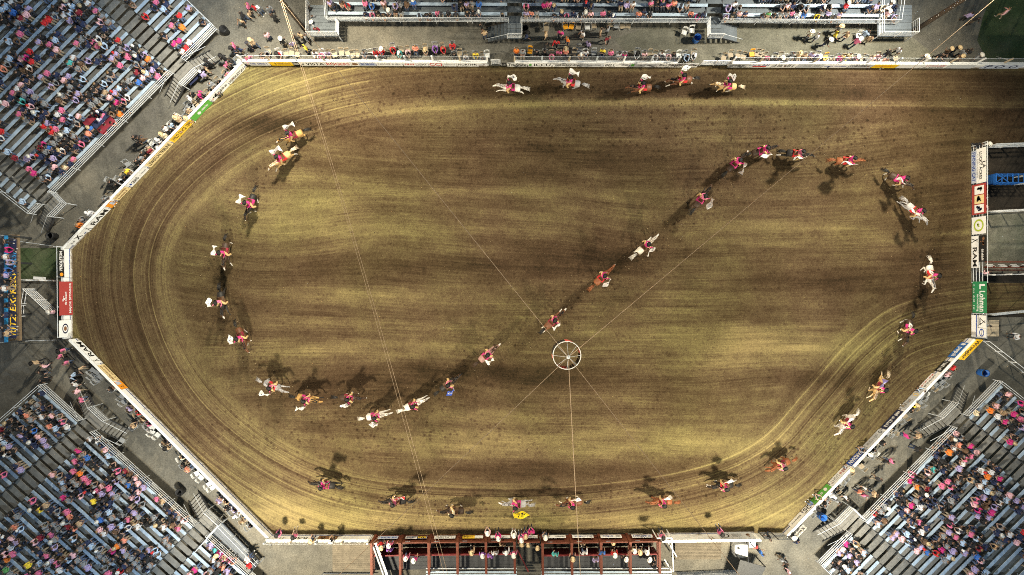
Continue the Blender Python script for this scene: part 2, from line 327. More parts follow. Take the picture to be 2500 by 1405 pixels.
def dirt_mat():
    m, n, l = nodes_mat('arena_soil'); b = n['Principled BSDF']; b.inputs['Roughness'].default_value = .95; b.inputs['Specular IOR Level'].default_value = .1
    def at(nm): q = n.new('ShaderNodeAttribute'); q.attribute_name = nm; return q.outputs['Fac']
    def math_(op, a, c, d=None):
        q = n.new('ShaderNodeMath'); q.operation = op
        for i, s in enumerate((a, c, d)):
            if s is None: continue
            if isinstance(s, (int, float)): q.inputs[i].default_value = s
            else: l.new(s, q.inputs[i])
        return q.outputs[0]
    def streak(al, ac, fa, fc, det=3):
        c = n.new('ShaderNodeCombineXYZ'); l.new(math_('MULTIPLY', al, fa), c.inputs[0]); l.new(math_('MULTIPLY', ac, fc), c.inputs[1])
        z = n.new('ShaderNodeTexNoise'); z.inputs['Scale'].default_value = 1; z.inputs['Detail'].default_value = det; z.inputs['Roughness'].default_value = .6
        l.new(c.outputs[0], z.inputs['Vector']); return math_('SUBTRACT', z.outputs[0], .5)
    g = n.new('ShaderNodeNewGeometry')
    def noise(s, d, r):
        z = n.new('ShaderNodeTexNoise'); z.inputs['Scale'].default_value = s; z.inputs['Detail'].default_value = d; z.inputs['Roughness'].default_value = r
        l.new(g.outputs['Position'], z.inputs['Vector']); return math_('SUBTRACT', z.outputs[0], .5)
    si = math_('ADD', math_('MULTIPLY', streak(at('along_in'), at('across_in'), .06, 1.7), .4), math_('MULTIPLY', math_('MULTIPLY', streak(at('along_in'), at('across_in'), .16, 7.0), 1.25), math_('MAXIMUM', math_('ADD', math_('MULTIPLY', noise(.22, 3, .6), 4.0), .8), .1)))
    so = math_('ADD', streak(at('along_out'), at('across_out'), .035, 1.9), math_('MULTIPLY', streak(at('along_out'), at('across_out'), .02, 5.5, 2), 1.2))
    so = math_('MULTIPLY', so, math_('ADD', math_('MULTIPLY', at('wheel'), 1.1), .25))
    ln = math_('MINIMUM', math_('MAXIMUM', math_('MULTIPLY', math_('SUBTRACT', streak(at('along_out'), at('across_out'), .011, 4.6, 1), .06), 8), 0), 1)
    so = math_('ADD', so, math_('MULTIPLY', math_('MULTIPLY', ln, at('wheel')), .75))
    lp = at('loop'); st = math_('ADD', math_('MULTIPLY', si, math_('SUBTRACT', 1, lp)), math_('MULTIPLY', so, lp))
    grain = math_('ADD', math_('ADD', math_('MULTIPLY', noise(9, 5, .9), 3.2), math_('MULTIPLY', noise(3.2, 3, .7), .9)), math_('MULTIPLY', noise(1.0, 5, .7), .7))
    vor = n.new('ShaderNodeTexVoronoi'); vor.inputs['Scale'].default_value = 1.9; vor.inputs['Randomness'].default_value = 1; l.new(g.outputs['Position'], vor.inputs['Vector'])
    pit = n.new('ShaderNodeMapRange'); pit.inputs[1].default_value = .12; pit.inputs[2].default_value = .3; pit.inputs[3].default_value = 1; pit.inputs[4].default_value = 0
    l.new(vor.outputs['Distance'], pit.inputs[0]); pits = math_('MULTIPLY', pit.outputs[0], at('hoof'))
    t = math_('ADD', math_('ADD', at('moist_and_light'), math_('MULTIPLY', st, .75)), math_('MULTIPLY', grain, .55))
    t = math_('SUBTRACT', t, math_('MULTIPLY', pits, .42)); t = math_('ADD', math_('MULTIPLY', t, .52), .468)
    r = n.new('ShaderNodeValToRGB'); l.new(t, r.inputs[0]); cr = r.color_ramp
    cr.elements[0].position = .08; cr.elements[0].color = (.022, .0145, .0075, 1); cr.elements[1].position = .95; cr.elements[1].color = (.28, .215, .098, 1)
    for p, c in ((.30, (.054, .0325, .018)), (.48, (.091, .061, .034)), (.68, (.156, .117, .057))):
        e = cr.elements.new(p); e.color = (*c, 1)
    hue = noise(.09, 3, .55); mx = n.new('ShaderNodeMix'); mx.data_type = 'RGBA'; mx.blend_type = 'MULTIPLY'
    mh = n.new('ShaderNodeMapRange'); mh.inputs[1].default_value = -.1; mh.inputs[2].default_value = .14; l.new(hue, mh.inputs[0]); l.new(mh.outputs[0], mx.inputs[0])
    l.new(r.outputs[0], mx.inputs[6]); mx.inputs[7].default_value = (.90, .99, .86, 1); l.new(mx.outputs[2], b.inputs['Base Color'])
    bp = n.new('ShaderNodeBump'); bp.inputs['Strength'].default_value = .7; bp.inputs['Distance'].default_value = .05
    l.new(math_('SUBTRACT', math_('ADD', math_('MULTIPLY', st, .6), math_('MULTIPLY', grain, .5)), math_('MULTIPLY', pits, .8)), bp.inputs['Height']); l.new(bp.outputs[0], b.inputs['Normal'])
    return m
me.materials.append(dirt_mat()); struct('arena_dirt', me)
# loose clods thrown up by the hooves and left by the harrow
cl = MB(); rc = random.Random(21); done = 0
ridew = [P(*q) for q in ride]
while done < 5200:
    if done % 5 < 3:
        i = rc.randrange(len(ridew)); p = ridew[i] + Vector((rc.gauss(0, 1.0), rc.gauss(0, 1.0), 0)); k = 1.0
    else: p = P(rc.uniform(230, 2360), rc.uniform(180, 1290)); k = .7
    px_, py_ = 1250 + p.x * S, 702.5 - p.y * S
    if not inside(np.array([px_]), np.array([py_]), POLY)[0]: done += 1; continue
    r_ = k * rc.uniform(.018, .055); a_ = rc.uniform(0, 3.1); z_ = .03 + r_ * .4
    vs = [(p.x + r_ * math.cos(a_ + t_) * rc.uniform(.7, 1.3), p.y + r_ * math.sin(a_ + t_) * rc.uniform(.7, 1.3), z_) for t_ in (0, 1.57, 3.14, 4.71)] + [(p.x, p.y, z_ + r_ * .8), (p.x, p.y, z_ - r_)]
    cl.add(vs, [(0, 1, 4), (1, 2, 4), (2, 3, 4), (3, 0, 4), (1, 0, 5), (2, 1, 5), (3, 2, 5), (0, 3, 5)], rc.choice((0, 0, 0, 1, 2))); done += 1
tag(link('dirt_clods', cl.mesh('dirt_clods', [mat('clod_dark', (.045, .028, .016), .95), mat('clod_pale', (.2, .15, .085), .95), mat('clod_brown', (.09, .058, .03), .95)])), 'loose clods of soil scattered over the arena floor', 'soil', None, 'stuff')
# ------------------------------------------------------------------ arena fence and its banners
INK = {'black': (.015, .015, .015), 'white': (.8, .8, .8), 'blue': (.02, .06, .3), 'red': (.5, .03, .03), 'green': (.10, .38, .06), 'dkgreen': (.03, .22, .09),
       'yellow': (.85, .55, .02), 'orange': (.8, .3, .02), 'cream': (.75, .6, .32), 'grey': (.3, .31, .33), 'navy': (.015, .02, .06), 'rust': (.36, .05, .045),
       'lime': (.4, .5, .05), 'brown': (.2, .1, .05), 'pepsi': (.03, .13, .42), 'paleblue': (.45, .5, .62), 'silver': (.52, .54, .57), 'gold': (.85, .55, .05), 'sky': (.05, .3, .7)}
def ink(c): return mat('print_' + c, INK[c], .55, 0, .06, 2)
class Side:
    def __init__(s, name, A, B, h, say):
        s.name, s.h, s.say = name, h, say; s.A, s.B = P(*A), P(*B); d = s.B - s.A; s.L = d.length; s.r = d.normalized(); s.n = Vector((s.r.y, -s.r.x, 0)); s.nb = 0
    def at(s, a, z=0, off=0): return s.A + s.r * a + s.n * off + Vector((0, 0, z))
    def along(s, px, py, z=.6): return (P(px, py, z) - s.A).dot(s.r)
N_ = Side('north', (604, 160), (2560, 168), 1.1, 'top fence'); NW = Side('nw', (178, 608), (604, 164), 1.15, 'upper left fence')
WS = Side('w', (179, 824), (177, 606), 1.2, 'left end fence'); SW = Side('sw', (668, 1303), (192, 827), 1.15, 'lower left fence')
SE = Side('se', (2357, 826), (1908, 1298), 1.1, 'lower right fence'); ES = Side('e', (2370, 348), (2370, 826), 2.0, 'right end fence')
SR = Side('sr', (1838, 1298), (1606, 1301), 1.9, 'bottom fence beside red chutes'); SL = Side('sl', (908, 1304), (664, 1304), 1.5, 'bottom fence by lower left corner')
GREYW = mat('grey_post', (.42, .46, .5), .6); 
def fence(sd, label, gaps=(), net=1.05, stripe=True, wall=FWHITE, step=2.35):
    t = thing('arena_fence', label, 'fence', sd.A)
    n = max(1, round(sd.L / step)); st = sd.L / n; h = sd.h
    pm = [WHITE, PALEW, GREYW]
    for i in range(n + 1):
        a = i * st
        if any(g0 - .1 < a < g1 + .1 for g0, g1 in gaps): continue
        plank('post', t, sd.at(a, 0, -.09), sd.at(a, h + net, -.09 - net * .05), .13, .10, pm[(i * 7 + i // 3) % 3] if net else WHITE, sd.n) if net or i % 2 == 0 else None
        if i % 4 == 0 and net: pipe('brace', t, sd.at(a, h + net * .6, -.12), sd.at(a + .05, .05, -1.0), .025, STEEL)
    for i in range(n):
        a0, a1 = i * st + .01, (i + 1) * st - .01
        if any(a0 + .2 < g1 and a1 - .2 > g0 for g0, g1 in gaps): continue
        plank('panel', t, sd.at(a0, .05 + (h - .05) / 2, 0), sd.at(a1, .05 + (h - .05) / 2, 0), .05, h - .05, wall)
        plank('cap', t, sd.at(a0, h + .022, -.04), sd.at(a1, h + .022, -.04), .22, .04, wall)
        if stripe: plank('stripe', t, sd.at(a0, .42, .03), sd.at(a1, .42, .03), .012, .09, BLUEST)
        if net:
            plank('net_pane', t, sd.at(a0, h + .05 + net / 2, -.12), sd.at(a1, h + .05 + net / 2, -.12), .006, net - .08, PANE)
            pipe('wire', t, sd.at(a0, h + net, -.13), sd.at(a1, h + net, -.13), .012, STEEL)
    return t
def ring_mesh(m, r0=.36, r1=.5, n=20):
    b = MB(); vs = []
    for k in range(n):
        th = 6.2832 * k / n; vs += [(r0 * math.cos(th), r0 * math.sin(th), 0), (r1 * math.cos(th), r1 * math.sin(th), 0)]
    b.add(vs, [(2 * k, 2 * k + 1, (2 * k + 3) % (2 * n), (2 * k + 2) % (2 * n)) for k in range(n)]); return b.mesh('seal', [m])
def mark_mesh(kind, m, seed=0):
    rr = random.Random(seed); b = MB()
    def quad(x0, y0, x1, y1): b.add([(x0, y0, 0), (x1, y0, 0), (x1, y1, 0), (x0, y1, 0)], [(0, 1, 2, 3)])
    if kind == '~':                       # print too small to read
        x = -.5
        while x < .46:
            w = rr.uniform(.015, .04); hh = rr.uniform(.55, .95)
            if rr.random() < .85: quad(x, -.4, min(x + w, .5), -.4 + hh); 
            x += w + rr.uniform(.008, .03)
    elif kind == '%':                     # curled two-horn emblem
        for sg in (-1, 1):
            pts = [(sg * (.06 + .40 * t * math.sin(1.2 + 4.2 * t)), .42 - .85 * t + .25 * math.sin(5 * t)) for t in [i / 9 for i in range(10)]]
            for (x0, y0), (x1, y1) in zip(pts[:-1], pts[1:]):
                dx, dy = y1 - y0, -(x1 - x0); k = .05 / (math.hypot(dx, dy) + 1e-6); dx *= k; dy *= k
                b.add([(x0 + dx, y0 + dy, 0), (x1 + dx, y1 + dy, 0), (x1 - dx, y1 - dy, 0), (x0 - dx, y0 - dy, 0)], [(0, 1, 2, 3)])
    elif kind == '#': quad(-.5, -.5, .5, .5)
    elif kind == '*':                     # disc
        b.add([(.5 * math.cos(6.2832 * k / 16), .5 * math.sin(6.2832 * k / 16), 0) for k in range(16)], [tuple(range(16))])
    elif kind == '&':                     # rough figure blot of a printed picture
        for _ in range(7):
            cx, cy, r = rr.uniform(-.3, .3), rr.uniform(-.3, .3), rr.uniform(.08, .22)
            b.add([(cx + r * math.cos(6.2832 * k / 7) * rr.uniform(.6, 1.2), cy + r * math.sin(6.2832 * k / 7) * rr.uniform(.6, 1.2), 0) for k in range(7)], [tuple(range(7))])
    return b.mesh('print', [m])
BCOUNT = {}
def banner(sd, a0, a1, z0, z1, bg, desc, items=(), off=.045, name='banner', tilt=0.0, place=None):
    if a1 < a0: a0, a1 = a1, a0
    i = BCOUNT.get(sd.name, 0); BCOUNT[sd.name] = i + 1
    c = sd.at((a0 + a1) / 2, 0, off); w, h = a1 - a0, z1 - z0
    b = MB(); b.box((0, 0, h / 2), (w, .016, h))
    up = Vector((0, 0, 1)); R = Matrix((sd.r, -sd.n, up)).transposed().to_4x4()
    o = link(name, b.mesh('banner_board', [ink(bg)]), None, Matrix.Translation(c + Vector((0, 0, z0))) @ R @ Matrix.Rotation(tilt, 4, 'X'))
    tag(o, desc + ', ' + (place or (ordw(i) + ' from left, ' + sd.say)), 'banner', 'sponsor banners on the arena fence')
    for k, it in enumerate(items):
        s, fg, u0, u1, v0, v1 = it[:6]; sh = it[6] if len(it) > 6 else 0
        m = ink(fg)
        if s == '@': me_ = ring_mesh(m)
        elif s in '~%#*&' and len(s) == 1: me_ = mark_mesh(s, m, i * 31 + k + hash(sd.name) % 7 * 0 + len(desc))
        else: me_ = text_mesh(s, m, .02, sh)[0]
        # lettering lies in the banner plane: x right, z up
        M = Matrix.Translation(((u0 + u1 - 1) / 2 * w, -.012 - .002 * k, (v0 + v1) / 2 * h)) @ Matrix.Rotation(math.radians(90), 4, 'X') @ Matrix.Diagonal(((u1 - u0) * w, (v1 - v0) * h, 1, 1))
        link('lettering' if s not in '#*&@%' else 'emblem', me_, o, M)
    return o
gN = [(N_.along(1199, 155), N_.along(1222, 155)), (N_.along(1706, 155), N_.along(1778, 155))]
fence(N_, 'long white board fence along the top of the arena', gN)
fence(NW, 'white board fence across the upper left corner of the arena', net=0); fence(SW, 'white board fence with blue line across the lower left corner', net=0)
fence(SE, 'white board fence across the lower right corner of the arena', net=0); fence(WS, 'white board fence with blue line at the left end', net=0)
fence(SR, 'tall white fence to the right of the red chutes', net=0); fence(SL, 'white fence to the left of the red chutes', net=.5)
def pipe_panel(label, p, q, h, n=5, r=.028, m=STEEL, posts=2, name='pipe_fence', group=None, z=0):
    p, q = P(*p), P(*q); t = thing(name, label, 'fence panel', p, 0, group); Z = lambda k: Vector((0, 0, k))
    for i in range(n): k = z + .2 + (h - .2) * i / max(1, n - 1); pipe('rail', t, p + Z(k), q + Z(k), r, m)
    for i in range(posts + 1): a = p.lerp(q, i / posts); pipe('post', t, a + Z(0), a + Z(z + h + .05), r * 1.25, m)
    return t
# gates in the top fence
pipe_panel('narrow pipe gate in the top fence below the grey stairs', (1200, 158), (1221, 158), 1.2, 5, .03, WHITE, 1, 'gate')
pipe_panel('wide white pipe gate in the top fence below second stairs', (1708, 160), (1776, 160), 1.2, 5, .035, WHITE, 2, 'gate')
def bn(sd, p0, p1, bg, desc, items, z0=.08, z1=1.06, **k): return banner(sd, sd.along(*p0), sd.along(*p1), z0, z1, bg, desc, items, **k)
T = lambda s, fg='black', u0=.06, u1=.94, v0=.2, v1=.8, sh=0: (s, fg, u0, u1, v0, v1, sh)
for x0, x1, bg, de, it in [
    (607, 657, 'white', 'white banner with small blue-grey print', [T('~', 'blue')]), (659, 714, 'yellow', 'yellow banner with dark print', [T('W', 'black', .2, .3), T('~', 'brown', .35, .92, .3, .7)]),
    (715, 730, 'black', 'small black square banner with white mark', [T('~', 'white')]), (732, 793, 'white', 'white banner with black slanted capitals', [('VISTA', 'black', .25, .95, .15, .85, .2), T('&', 'black', .04, .2)]),
    (794, 856, 'white', 'white banner with bold red capitals', [T('ROGERS', 'red', .05, .95, .15, .85)]), (857, 876, 'white', 'white banner with round brown emblem', [T('*', 'brown', .1, .9)]),
    (877, 917, 'paleblue', 'pale blue banner with blue print', [T('~', 'blue')]), (919, 982, 'white', 'white banner with fine grey script', [T('~', 'grey', .05, .45), T('W', 'black', .46, .54), T('~', 'grey', .56, .95)]),
    (985, 1045, 'white', 'white banner with red and black capitals', [T('~', 'red', .05, .45), T('LIGHT', 'black', .5, .95, .2, .7)]), (1047, 1080, 'white', 'white banner with bold red initials', [T('CCI', 'red', .04, .96, .1, .9)]),
    (1082, 1114, 'white', 'white banner with faint grey print', [T('~', 'grey')]), (1116, 1168, 'white', 'white banner with heavy black capitals', [T('NORTH40', 'black', .05, .95, .2, .75)]),
    (1222, 1236, 'black', 'black banner with white mark', [T('~', 'white')]), (1238, 1287, 'white', 'white banner with dark mixed-case name', [T('Tri-State', 'black', .05, .95, .1, .85)]),
    (1289, 1347, 'white', 'white banner with green dot and dark initials', [T('*', 'green', .04, .16, .2, .8), T('ICCU', 'black', .25, .95, .15, .85)]), (1350, 1410, 'white', 'white banner with black script', [('~', 'black', .1, .9, .25, .7)]),
    (1412, 1473, 'silver', 'silver banner with pale print', [T('~', 'grey')]), (1475, 1536, 'white', 'white banner with bold black word', [T('BELL', 'black', .05, .45, .15, .8), T('~', 'grey', .7, .95)]),
    (1538, 1604, 'silver', 'silver banner with green square', [T('#', 'green', .04, .16, .2, .8), T('~', 'grey', .3, .95)]), (1606, 1668, 'white', 'white banner with black two-word name', [T('~', 'black', .05, .38), T('F', 'black', .42, .5), T('Neill', 'black', .55, .95)]),
    (1670, 1704, 'white', 'white banner with grey capitals', [T('~', 'black', .1, .95, .3, .7)]), (1780, 1822, 'silver', 'silver banner with dark capitals', [T('~', 'black')]),
    (1824, 1884, 'white', 'white banner with red and blue strokes', [T('#', 'red', .25, .8, .2, .5), T('~', 'blue', .05, .95, .5, .9)]), (1886, 1946, 'white', 'white banner framed black with dark capitals', [T('~', 'black', .03, .97, .1, .9)]),
    (1948, 2008, 'silver', 'silver banner with pale lettering', [T('~', 'grey')]), (2010, 2072, 'white', 'white banner with thin blue print', [T('~', 'blue', .05, .95, .3, .6)]),
    (2074, 2130, 'silver', 'silver banner with heavy dark print', [T('~', 'black')]), (2132, 2191, 'yellow', 'bright yellow banner with orange print', [T('~', 'orange', .1, .9, .3, .7)]),
    (2193, 2250, 'white', 'blank white banner', []), (2252, 2314, 'white', 'white banner with red and black print', [T('~', 'red', .1, .9, .45, .85), T('~', 'black', .1, .9, .12, .4)]),
    (2316, 2378, 'silver', 'blank silver banner', []), (2400, 2495, 'paleblue', 'large pale banner with big dark characters', [T('P O', 'navy', .08, .55, .1, .9), T('O', 'navy', .68, .88, .1, .9)])]:
    bn(N_, (x0, 156), (x1, 156), bg, de, it)
for p0, p1, bg, de, it in [
    ((210, 568), (265, 512), 'white', 'white banner with curled emblem and heavy black capitals', [T('%', 'black', .04, .2, .1, .9), T('RAM', 'black', .3, .95, .15, .85)]),
    ((268, 509), (280, 495), 'orange', 'small orange banner with blue patch', [T('#', 'paleblue', .55, .95, .2, .9)]), ((283, 488), (312, 458), 'cream', 'cream banner with brown two-line print', [T('~', 'brown', .05, .95, .55, .9), T('~', 'brown', .05, .95, .1, .45)]),
    ((316, 455), (358, 412), 'white', 'white banner with dark name and small print', [T('*', 'blue', .04, .13, .3, .7), T('GRAND', 'black', .16, .5, .2, .75), T('~', 'grey', .6, .95, .35, .6)]),
    ((362, 408), (418, 350), 'cream', 'cream banner with black newspaper lettering', [T('LEWISTON TRIBUNE', 'black', .05, .95, .2, .8)]), ((420, 347), (470, 297), 'gold', 'golden banner with black capitals', [T('WILD SINCE 1892', 'black', .05, .95, .22, .8)]),
    ((472, 295), (517, 251), 'green', 'bright green banner with white emblem', [T('*', 'white', .3, .45, .25, .75), T('~', 'white', .5, .85, .35, .7)]), ((520, 248), (560, 208), 'white', 'white banner with black brush script', [T('&', 'black', .05, .4, .1, .9), T('~', 'black', .4, .95, .3, .75)]),
    ((562, 206), (598, 168), 'white', 'white banner with black place-name capitals', [T('PENDLETON', 'black', .04, .96, .15, .6)])]:
    bn(NW, p0, p1, bg, de, it)
bn(NW, (180, 600), (206, 574), 'white', 'white banner with black cross letter', [T('X', 'black', .45, .9, .1, .9), T('~', 'black', .05, .35, .3, .7)], .35, 1.3)
for p0, p1, bg, de, it in [
    ((240, 890), (186, 835), 'white', 'white banner with emblem and heavy black capitals', [T('%', 'black', .05, .22, .1, .9), T('RAM', 'black', .32, .95, .15, .85)]),
    ((282, 932), (243, 894), 'cream', 'cream banner with brown two-line lettering', [T('~', 'brown', .05, .95, .55, .9), T('~', 'brown', .05, .95, .1, .45)]),
    ((302, 952), (284, 934), 'orange', 'small orange banner with blue corner', [T('#', 'paleblue', .6, .95, .3, .95), T('&', 'brown', .1, .5)])]:
    bn(SW, p0, p1, bg, de, it)
for p0, p1, bg, de, it in [
    ((2356, 836), (2322, 872), 'pepsi', 'blue banner with pale script', [T('*', 'white', .05, .18, .2, .85), T('pepsi', 'white', .3, .9, .1, .9)]), ((2312, 880), (2288, 905), 'black', 'black banner with white capitals', [T('~', 'white')]),
    ((2282, 912), (2250, 945), 'white', 'white banner with black name and red line', [T('~', 'black', .05, .95, .5, .85), T('~', 'red', .05, .95, .15, .4)]), ((2246, 949), (2200, 996), 'silver', 'silver banner with gold-ringed seal', [T('@', 'gold', .2, .33, .1, .95), T('~', 'grey', .5, .95)]),
    ((2196, 1000), (2153, 1043), 'navy', 'navy framed banner with pale capitals', [T('~', 'white', .06, .94, .2, .8)]), ((2149, 1047), (2110, 1088), 'silver', 'silver banner with faint print', [T('O', 'black', .05, .15), T('~', 'grey', .25, .9)]),
    ((2108, 1090), (2068, 1131), 'blue', 'blue banner with white slanted capitals', [('GUARDIAN', 'white', .05, .95, .15, .85, .2)]), ((2065, 1134), (2022, 1177), 'white', 'white banner with pink and grey print', [T('~', 'rust', .05, .45), T('LIGHT', 'grey', .5, .95)]),
    ((2019, 1180), (1977, 1223), 'green', 'bright green banner with white disc', [T('*', 'white', .15, .3, .2, .8), T('~', 'white', .4, .9, .3, .7)]), ((1974, 1226), (1955, 1244), 'white', 'white banner with bold black initials', [T('CHS', 'black', .05, .95, .1, .9)]),
    ((1952, 1247), (1922, 1278), 'white', 'white banner with small dark print', [T('~', 'black', .1, .9, .35, .65)])]:
    bn(SE, p0, p1, bg, de, it, .04, .98)
bn(SE, (2385, 838), (2338, 885), 'yellow', 'long yellow banner with slanted black brand lettering', [('Wrangler', 'black', .05, .95, .1, .9, .15)], 1.1, 1.95, off=-.15, place='above the blue one')
bn(SE, (1950, 1272), (1920, 1305), 'white', 'white notched banner with black cross letter', [T('X', 'black', .06, .26, .4, .95), T('~', 'black', .3, .95, .5, .85), T('~', 'black', .3, .95, .1, .4)], .95, 1.9, off=-.3, place='standing at the lower right corner')
# right end: a tall pipe frame carrying big banners
def frame_run(sd, label, a0, a1, h, step=2.4, m=STEEL):
    t = thing('banner_rack', label, 'frame', sd.at(a0)); n = max(1, round((a1 - a0) / step))
    for i in range(n + 1): pipe('post', t, sd.at(a0 + (a1 - a0) * i / n, 0, -.06), sd.at(a0 + (a1 - a0) * i / n, h + .05, -.06), .04, m)
    for k in (.25, .6, 1.0, 1.4, h): pipe('rail', t, sd.at(a0, k, -.06), sd.at(a1, k, -.06), .028, m)
    return t
e = lambda y: ES.along(2388, y, 1.0)
frame_run(ES, 'grey pipe frame holding banners on the right end', e(352), e(690), 2.0)
frame_run(ES, 'grey pipe frame below the green gate banner', e(766), e(824), 1.9)
def eb(y0, y1, z0, z1, bg, de, it): banner(ES, e(y0), e(y1), z0, z1, bg, de, it, .02)
eb(364, 448, .75, 1.95, 'white', 'large white banner with tall serif lettering', [T('LA', 'black', .4, .6, .62, .95), T('LUCKY ACRES', 'black', .1, .9, .3, .58), T('~', 'grey', .15, .85, .1, .22)])
eb(366, 446, .1, .72, 'paleblue', 'low pale blue strip banner with blue capitals', [T('FINNING CAT', 'blue', .05, .95, .15, .85)])
eb(450, 524, .15, 1.95, 'rust', 'dark red banner with three pictures', [T('#', 'white', .06, .34, .2, .85), T('#', 'cream', .37, .65, .2, .85), T('#', 'white', .68, .95, .2, .85), T('&', 'black', .08, .33, .25, .8), T('&', 'black', .38, .64, .25, .8), T('&', 'navy', .69, .94, .25, .8)])
eb(530, 572, .15, 1.9, 'white', 'square white banner with green ring seal', [T('@', 'lime', .14, .86, .14, .86), T('&', 'lime', .35, .65, .35, .65)])
eb(576, 654, .1, 1.0, 'white', 'lower white banner with curled emblem and black capitals', [T('%', 'black', .04, .24, .1, .9), T('RAM', 'black', .36, .96, .2, .8)])
eb(576, 640, 1.02, 1.98, 'black', 'upper black banner with pale figure', [T('&', 'brown', .05, .4, .1, .9), T('~', 'white', .5, .95, .35, .65)])
eb(688, 764, .25, 2.0, 'dkgreen', 'green gate banner with white lettering', [T('Lohman', 'white', .3, .96, .5, .9), T('accounting', 'white', .4, .96, .28, .46), T('~', 'white', .1, .95, .06, .16), T('#', 'white', .08, .14, .5, .9), T('#', 'white', .14, .24, .5, .6)])
eb(770, 800, 1.0, 1.9, 'white', 'white banner with emblem over narrow capitals', [T('%', 'black', .2, .8, .4, .95), T('RAM', 'black', .2, .8, .1, .35)])
eb(801, 823, .9, 1.9, 'white', 'white banner with dark oval', [T('@', 'blue', .06, .94, .2, .8), T('~', 'grey', .2, .8, .4, .6)])
eb(770, 823, .1, .88, 'white', 'plain white low board', [T('#', 'blue', 0, 1, .75, .9)])
# left end
w = lambda y: WS.along(160, y, 1.0)
frame_run(WS, 'grey pipe frame behind the left end fence', w(822), w(604), 1.95)
def wb(y0, y1, z0, z1, bg, de, it): banner(WS, w(y0), w(y1), z0, z1, bg, de, it, .075)
wb(823, 782, .35, 1.95, 'white', 'white banner with dark ring seal', [T('@', 'navy', .2, .8, .25, .75), T('*', 'brown', .36, .64, .38, .62)])
wb(770, 688, .12, 1.9, 'rust', 'tall red banner with white bold capitals', [T('MAJOR SPONSOR', 'white', .06, .96, .08, .28), T('~', 'white', .3, .7, .45, .6), T('&', 'white', .4, .6, .55, .8)])
wb(677, 612, 1.22, 1.95, 'black', 'black banner with white capitals and orange emblem', [T('*', 'orange', .03, .16, .2, .8), T('PENDLETON', 'white', .24, .95, .35, .85), T('~', 'white', .4, .8, .1, .28)])
# bottom left and right corners of the south side
bn(SL, (778, 1312), (700, 1312), 'white', 'white banner with black capitals and emblem', [T('%', 'black', .02, .2, .1, .9), T('RAM', 'black', .3, .8, .2, .75)], .75, 1.5)
bn(SL, (827, 1312), (780, 1312), 'brown', 'dark patterned banner', [T('&', 'cream', .05, .5, .05, .95), T('&', 'black', .5, .95, .05, .95)], .6, 1.5)
bn(SR, (1835, 1304), (1780, 1304), 'silver', 'pale banner with brown emblem', [T('&', 'brown', .1, .4, .2, .8), T('~', 'grey', .5, .95)], .2, 1.8)
bn(SR, (1778, 1304), (1752, 1304), 'silver', 'pale banner with black oval', [T('@', 'black', .05, .95, .2, .8)], .2, 1.8)
t = pipe_panel('dark patterned gate between bottom fence and lower right corner', (1850, 1298), (1912, 1300), 1.7, 6, .035, DARKST, 2, 'gate')

# ------------------------------------------------------------------ floodlight masts, cables, hanging ring
LAMPE = mat('lamp_glass', (1, .9, .75), .2, 0, 0, 1, 0, 1, 6.0)
def mast(px, py, h, label, aim, k=1.0, warm=(1, .885, .65), stand=None):
    b = P(px, py); t = thing('floodlight_mast', label, 'light mast', b, 0, 'floodlight masts round the arena')
    pl = MB(); pl.tube([(0, 0, 0), (0, 0, h)], [.20, .12], 12); link('pole', pl.mesh('mast_pole', [OLDW], True), t)
    d = (Vector(aim) - b); d.z = 0; d.normalize(); sde = Vector((-d.y, d.x, 0))
    top = b + Vector((0, 0, h))
    for j, dz in enumerate((-.3, -1.3)):
        plank('crossarm', t, top + Vector((0, 0, dz)) - sde * 2.0 + d * .22, top + Vector((0, 0, dz)) + sde * 2.0 + d * .22, .12, .14, WOOD)
        for q in (-1.6, -.8, 0, .8, 1.6):
            c = top + Vector((0, 0, dz - .1)) + sde * q + d * .45
            tgt = (Vector(aim) + sde * q * 6 - c).normalized(); R = tgt.to_track_quat('Z', 'Y').to_matrix().to_4x4()
            lm = MB(); lm.lathe([(.02, -.22), (.12, -.2), (.2, 0), (.24, .12), (.22, .12), (.18, .02), (0.01, .0)], 10)
            hs = link('lamp_housing', lm.mesh('lamp_housing', [STEEL], True), t, Matrix.Translation(c - b) @ R)
            gl = MB(); gl.lathe([(.001, .1), (.21, .1)], 10); link('lens', gl.mesh('lens', [LAMPE]), hs)
    for i in range(int(h / 1.2) - 3): plank('step', t, b + Vector((-.02, 0, 2.5 + i * 1.2)) + sde * .34, b + Vector((-.02, 0, 2.5 + i * 1.2)) - sde * .34, .03, .03, DARKST)
    L = bpy.data.lights.new('floodlight', 'SPOT'); L.energy = FLOOD * k; L.color = warm; L.spot_size = math.radians(132); L.spot_blend = .85; L.shadow_soft_size = .9
    lo = link('floodlight', L, t); lo.location = Vector((0, 0, h - .8)) + d * 1.1
    lo.rotation_euler = (Vector(aim) - (top - Vector((0, 0, .8)) + d * 1.1)).to_track_quat('-Z', 'Y').to_euler()
    if stand is not None:      # added cool spot that brightens the stand; the modelled heads face the arena
        L = bpy.data.lights.new('floodlight', 'SPOT'); L.energy = FLOOD * .2; L.color = (.60, .80, 1.0); L.spot_size = math.radians(110); L.spot_blend = .9; L.shadow_soft_size = .5
        lo = link('floodlight', L, t); lo.location = Vector((0, 0, h - 1.6)); d2 = Vector(stand) - b; d2.z = 0; lo.location += d2.normalized() * .6
        lo.rotation_euler = (Vector(stand) - (b + lo.location)).to_track_quat('-Z', 'Y').to_euler()
    return top
mTL = mast(747, 76, 20, 'tall wooden floodlight mast behind the upper left of the arena', P(760, 560), stand=P(230, 230, 3))
mTR = mast(2226, 80, 20, 'tall wooden floodlight mast at the right end of the top stand', P(1800, 520), stand=P(1800, 20, 2))
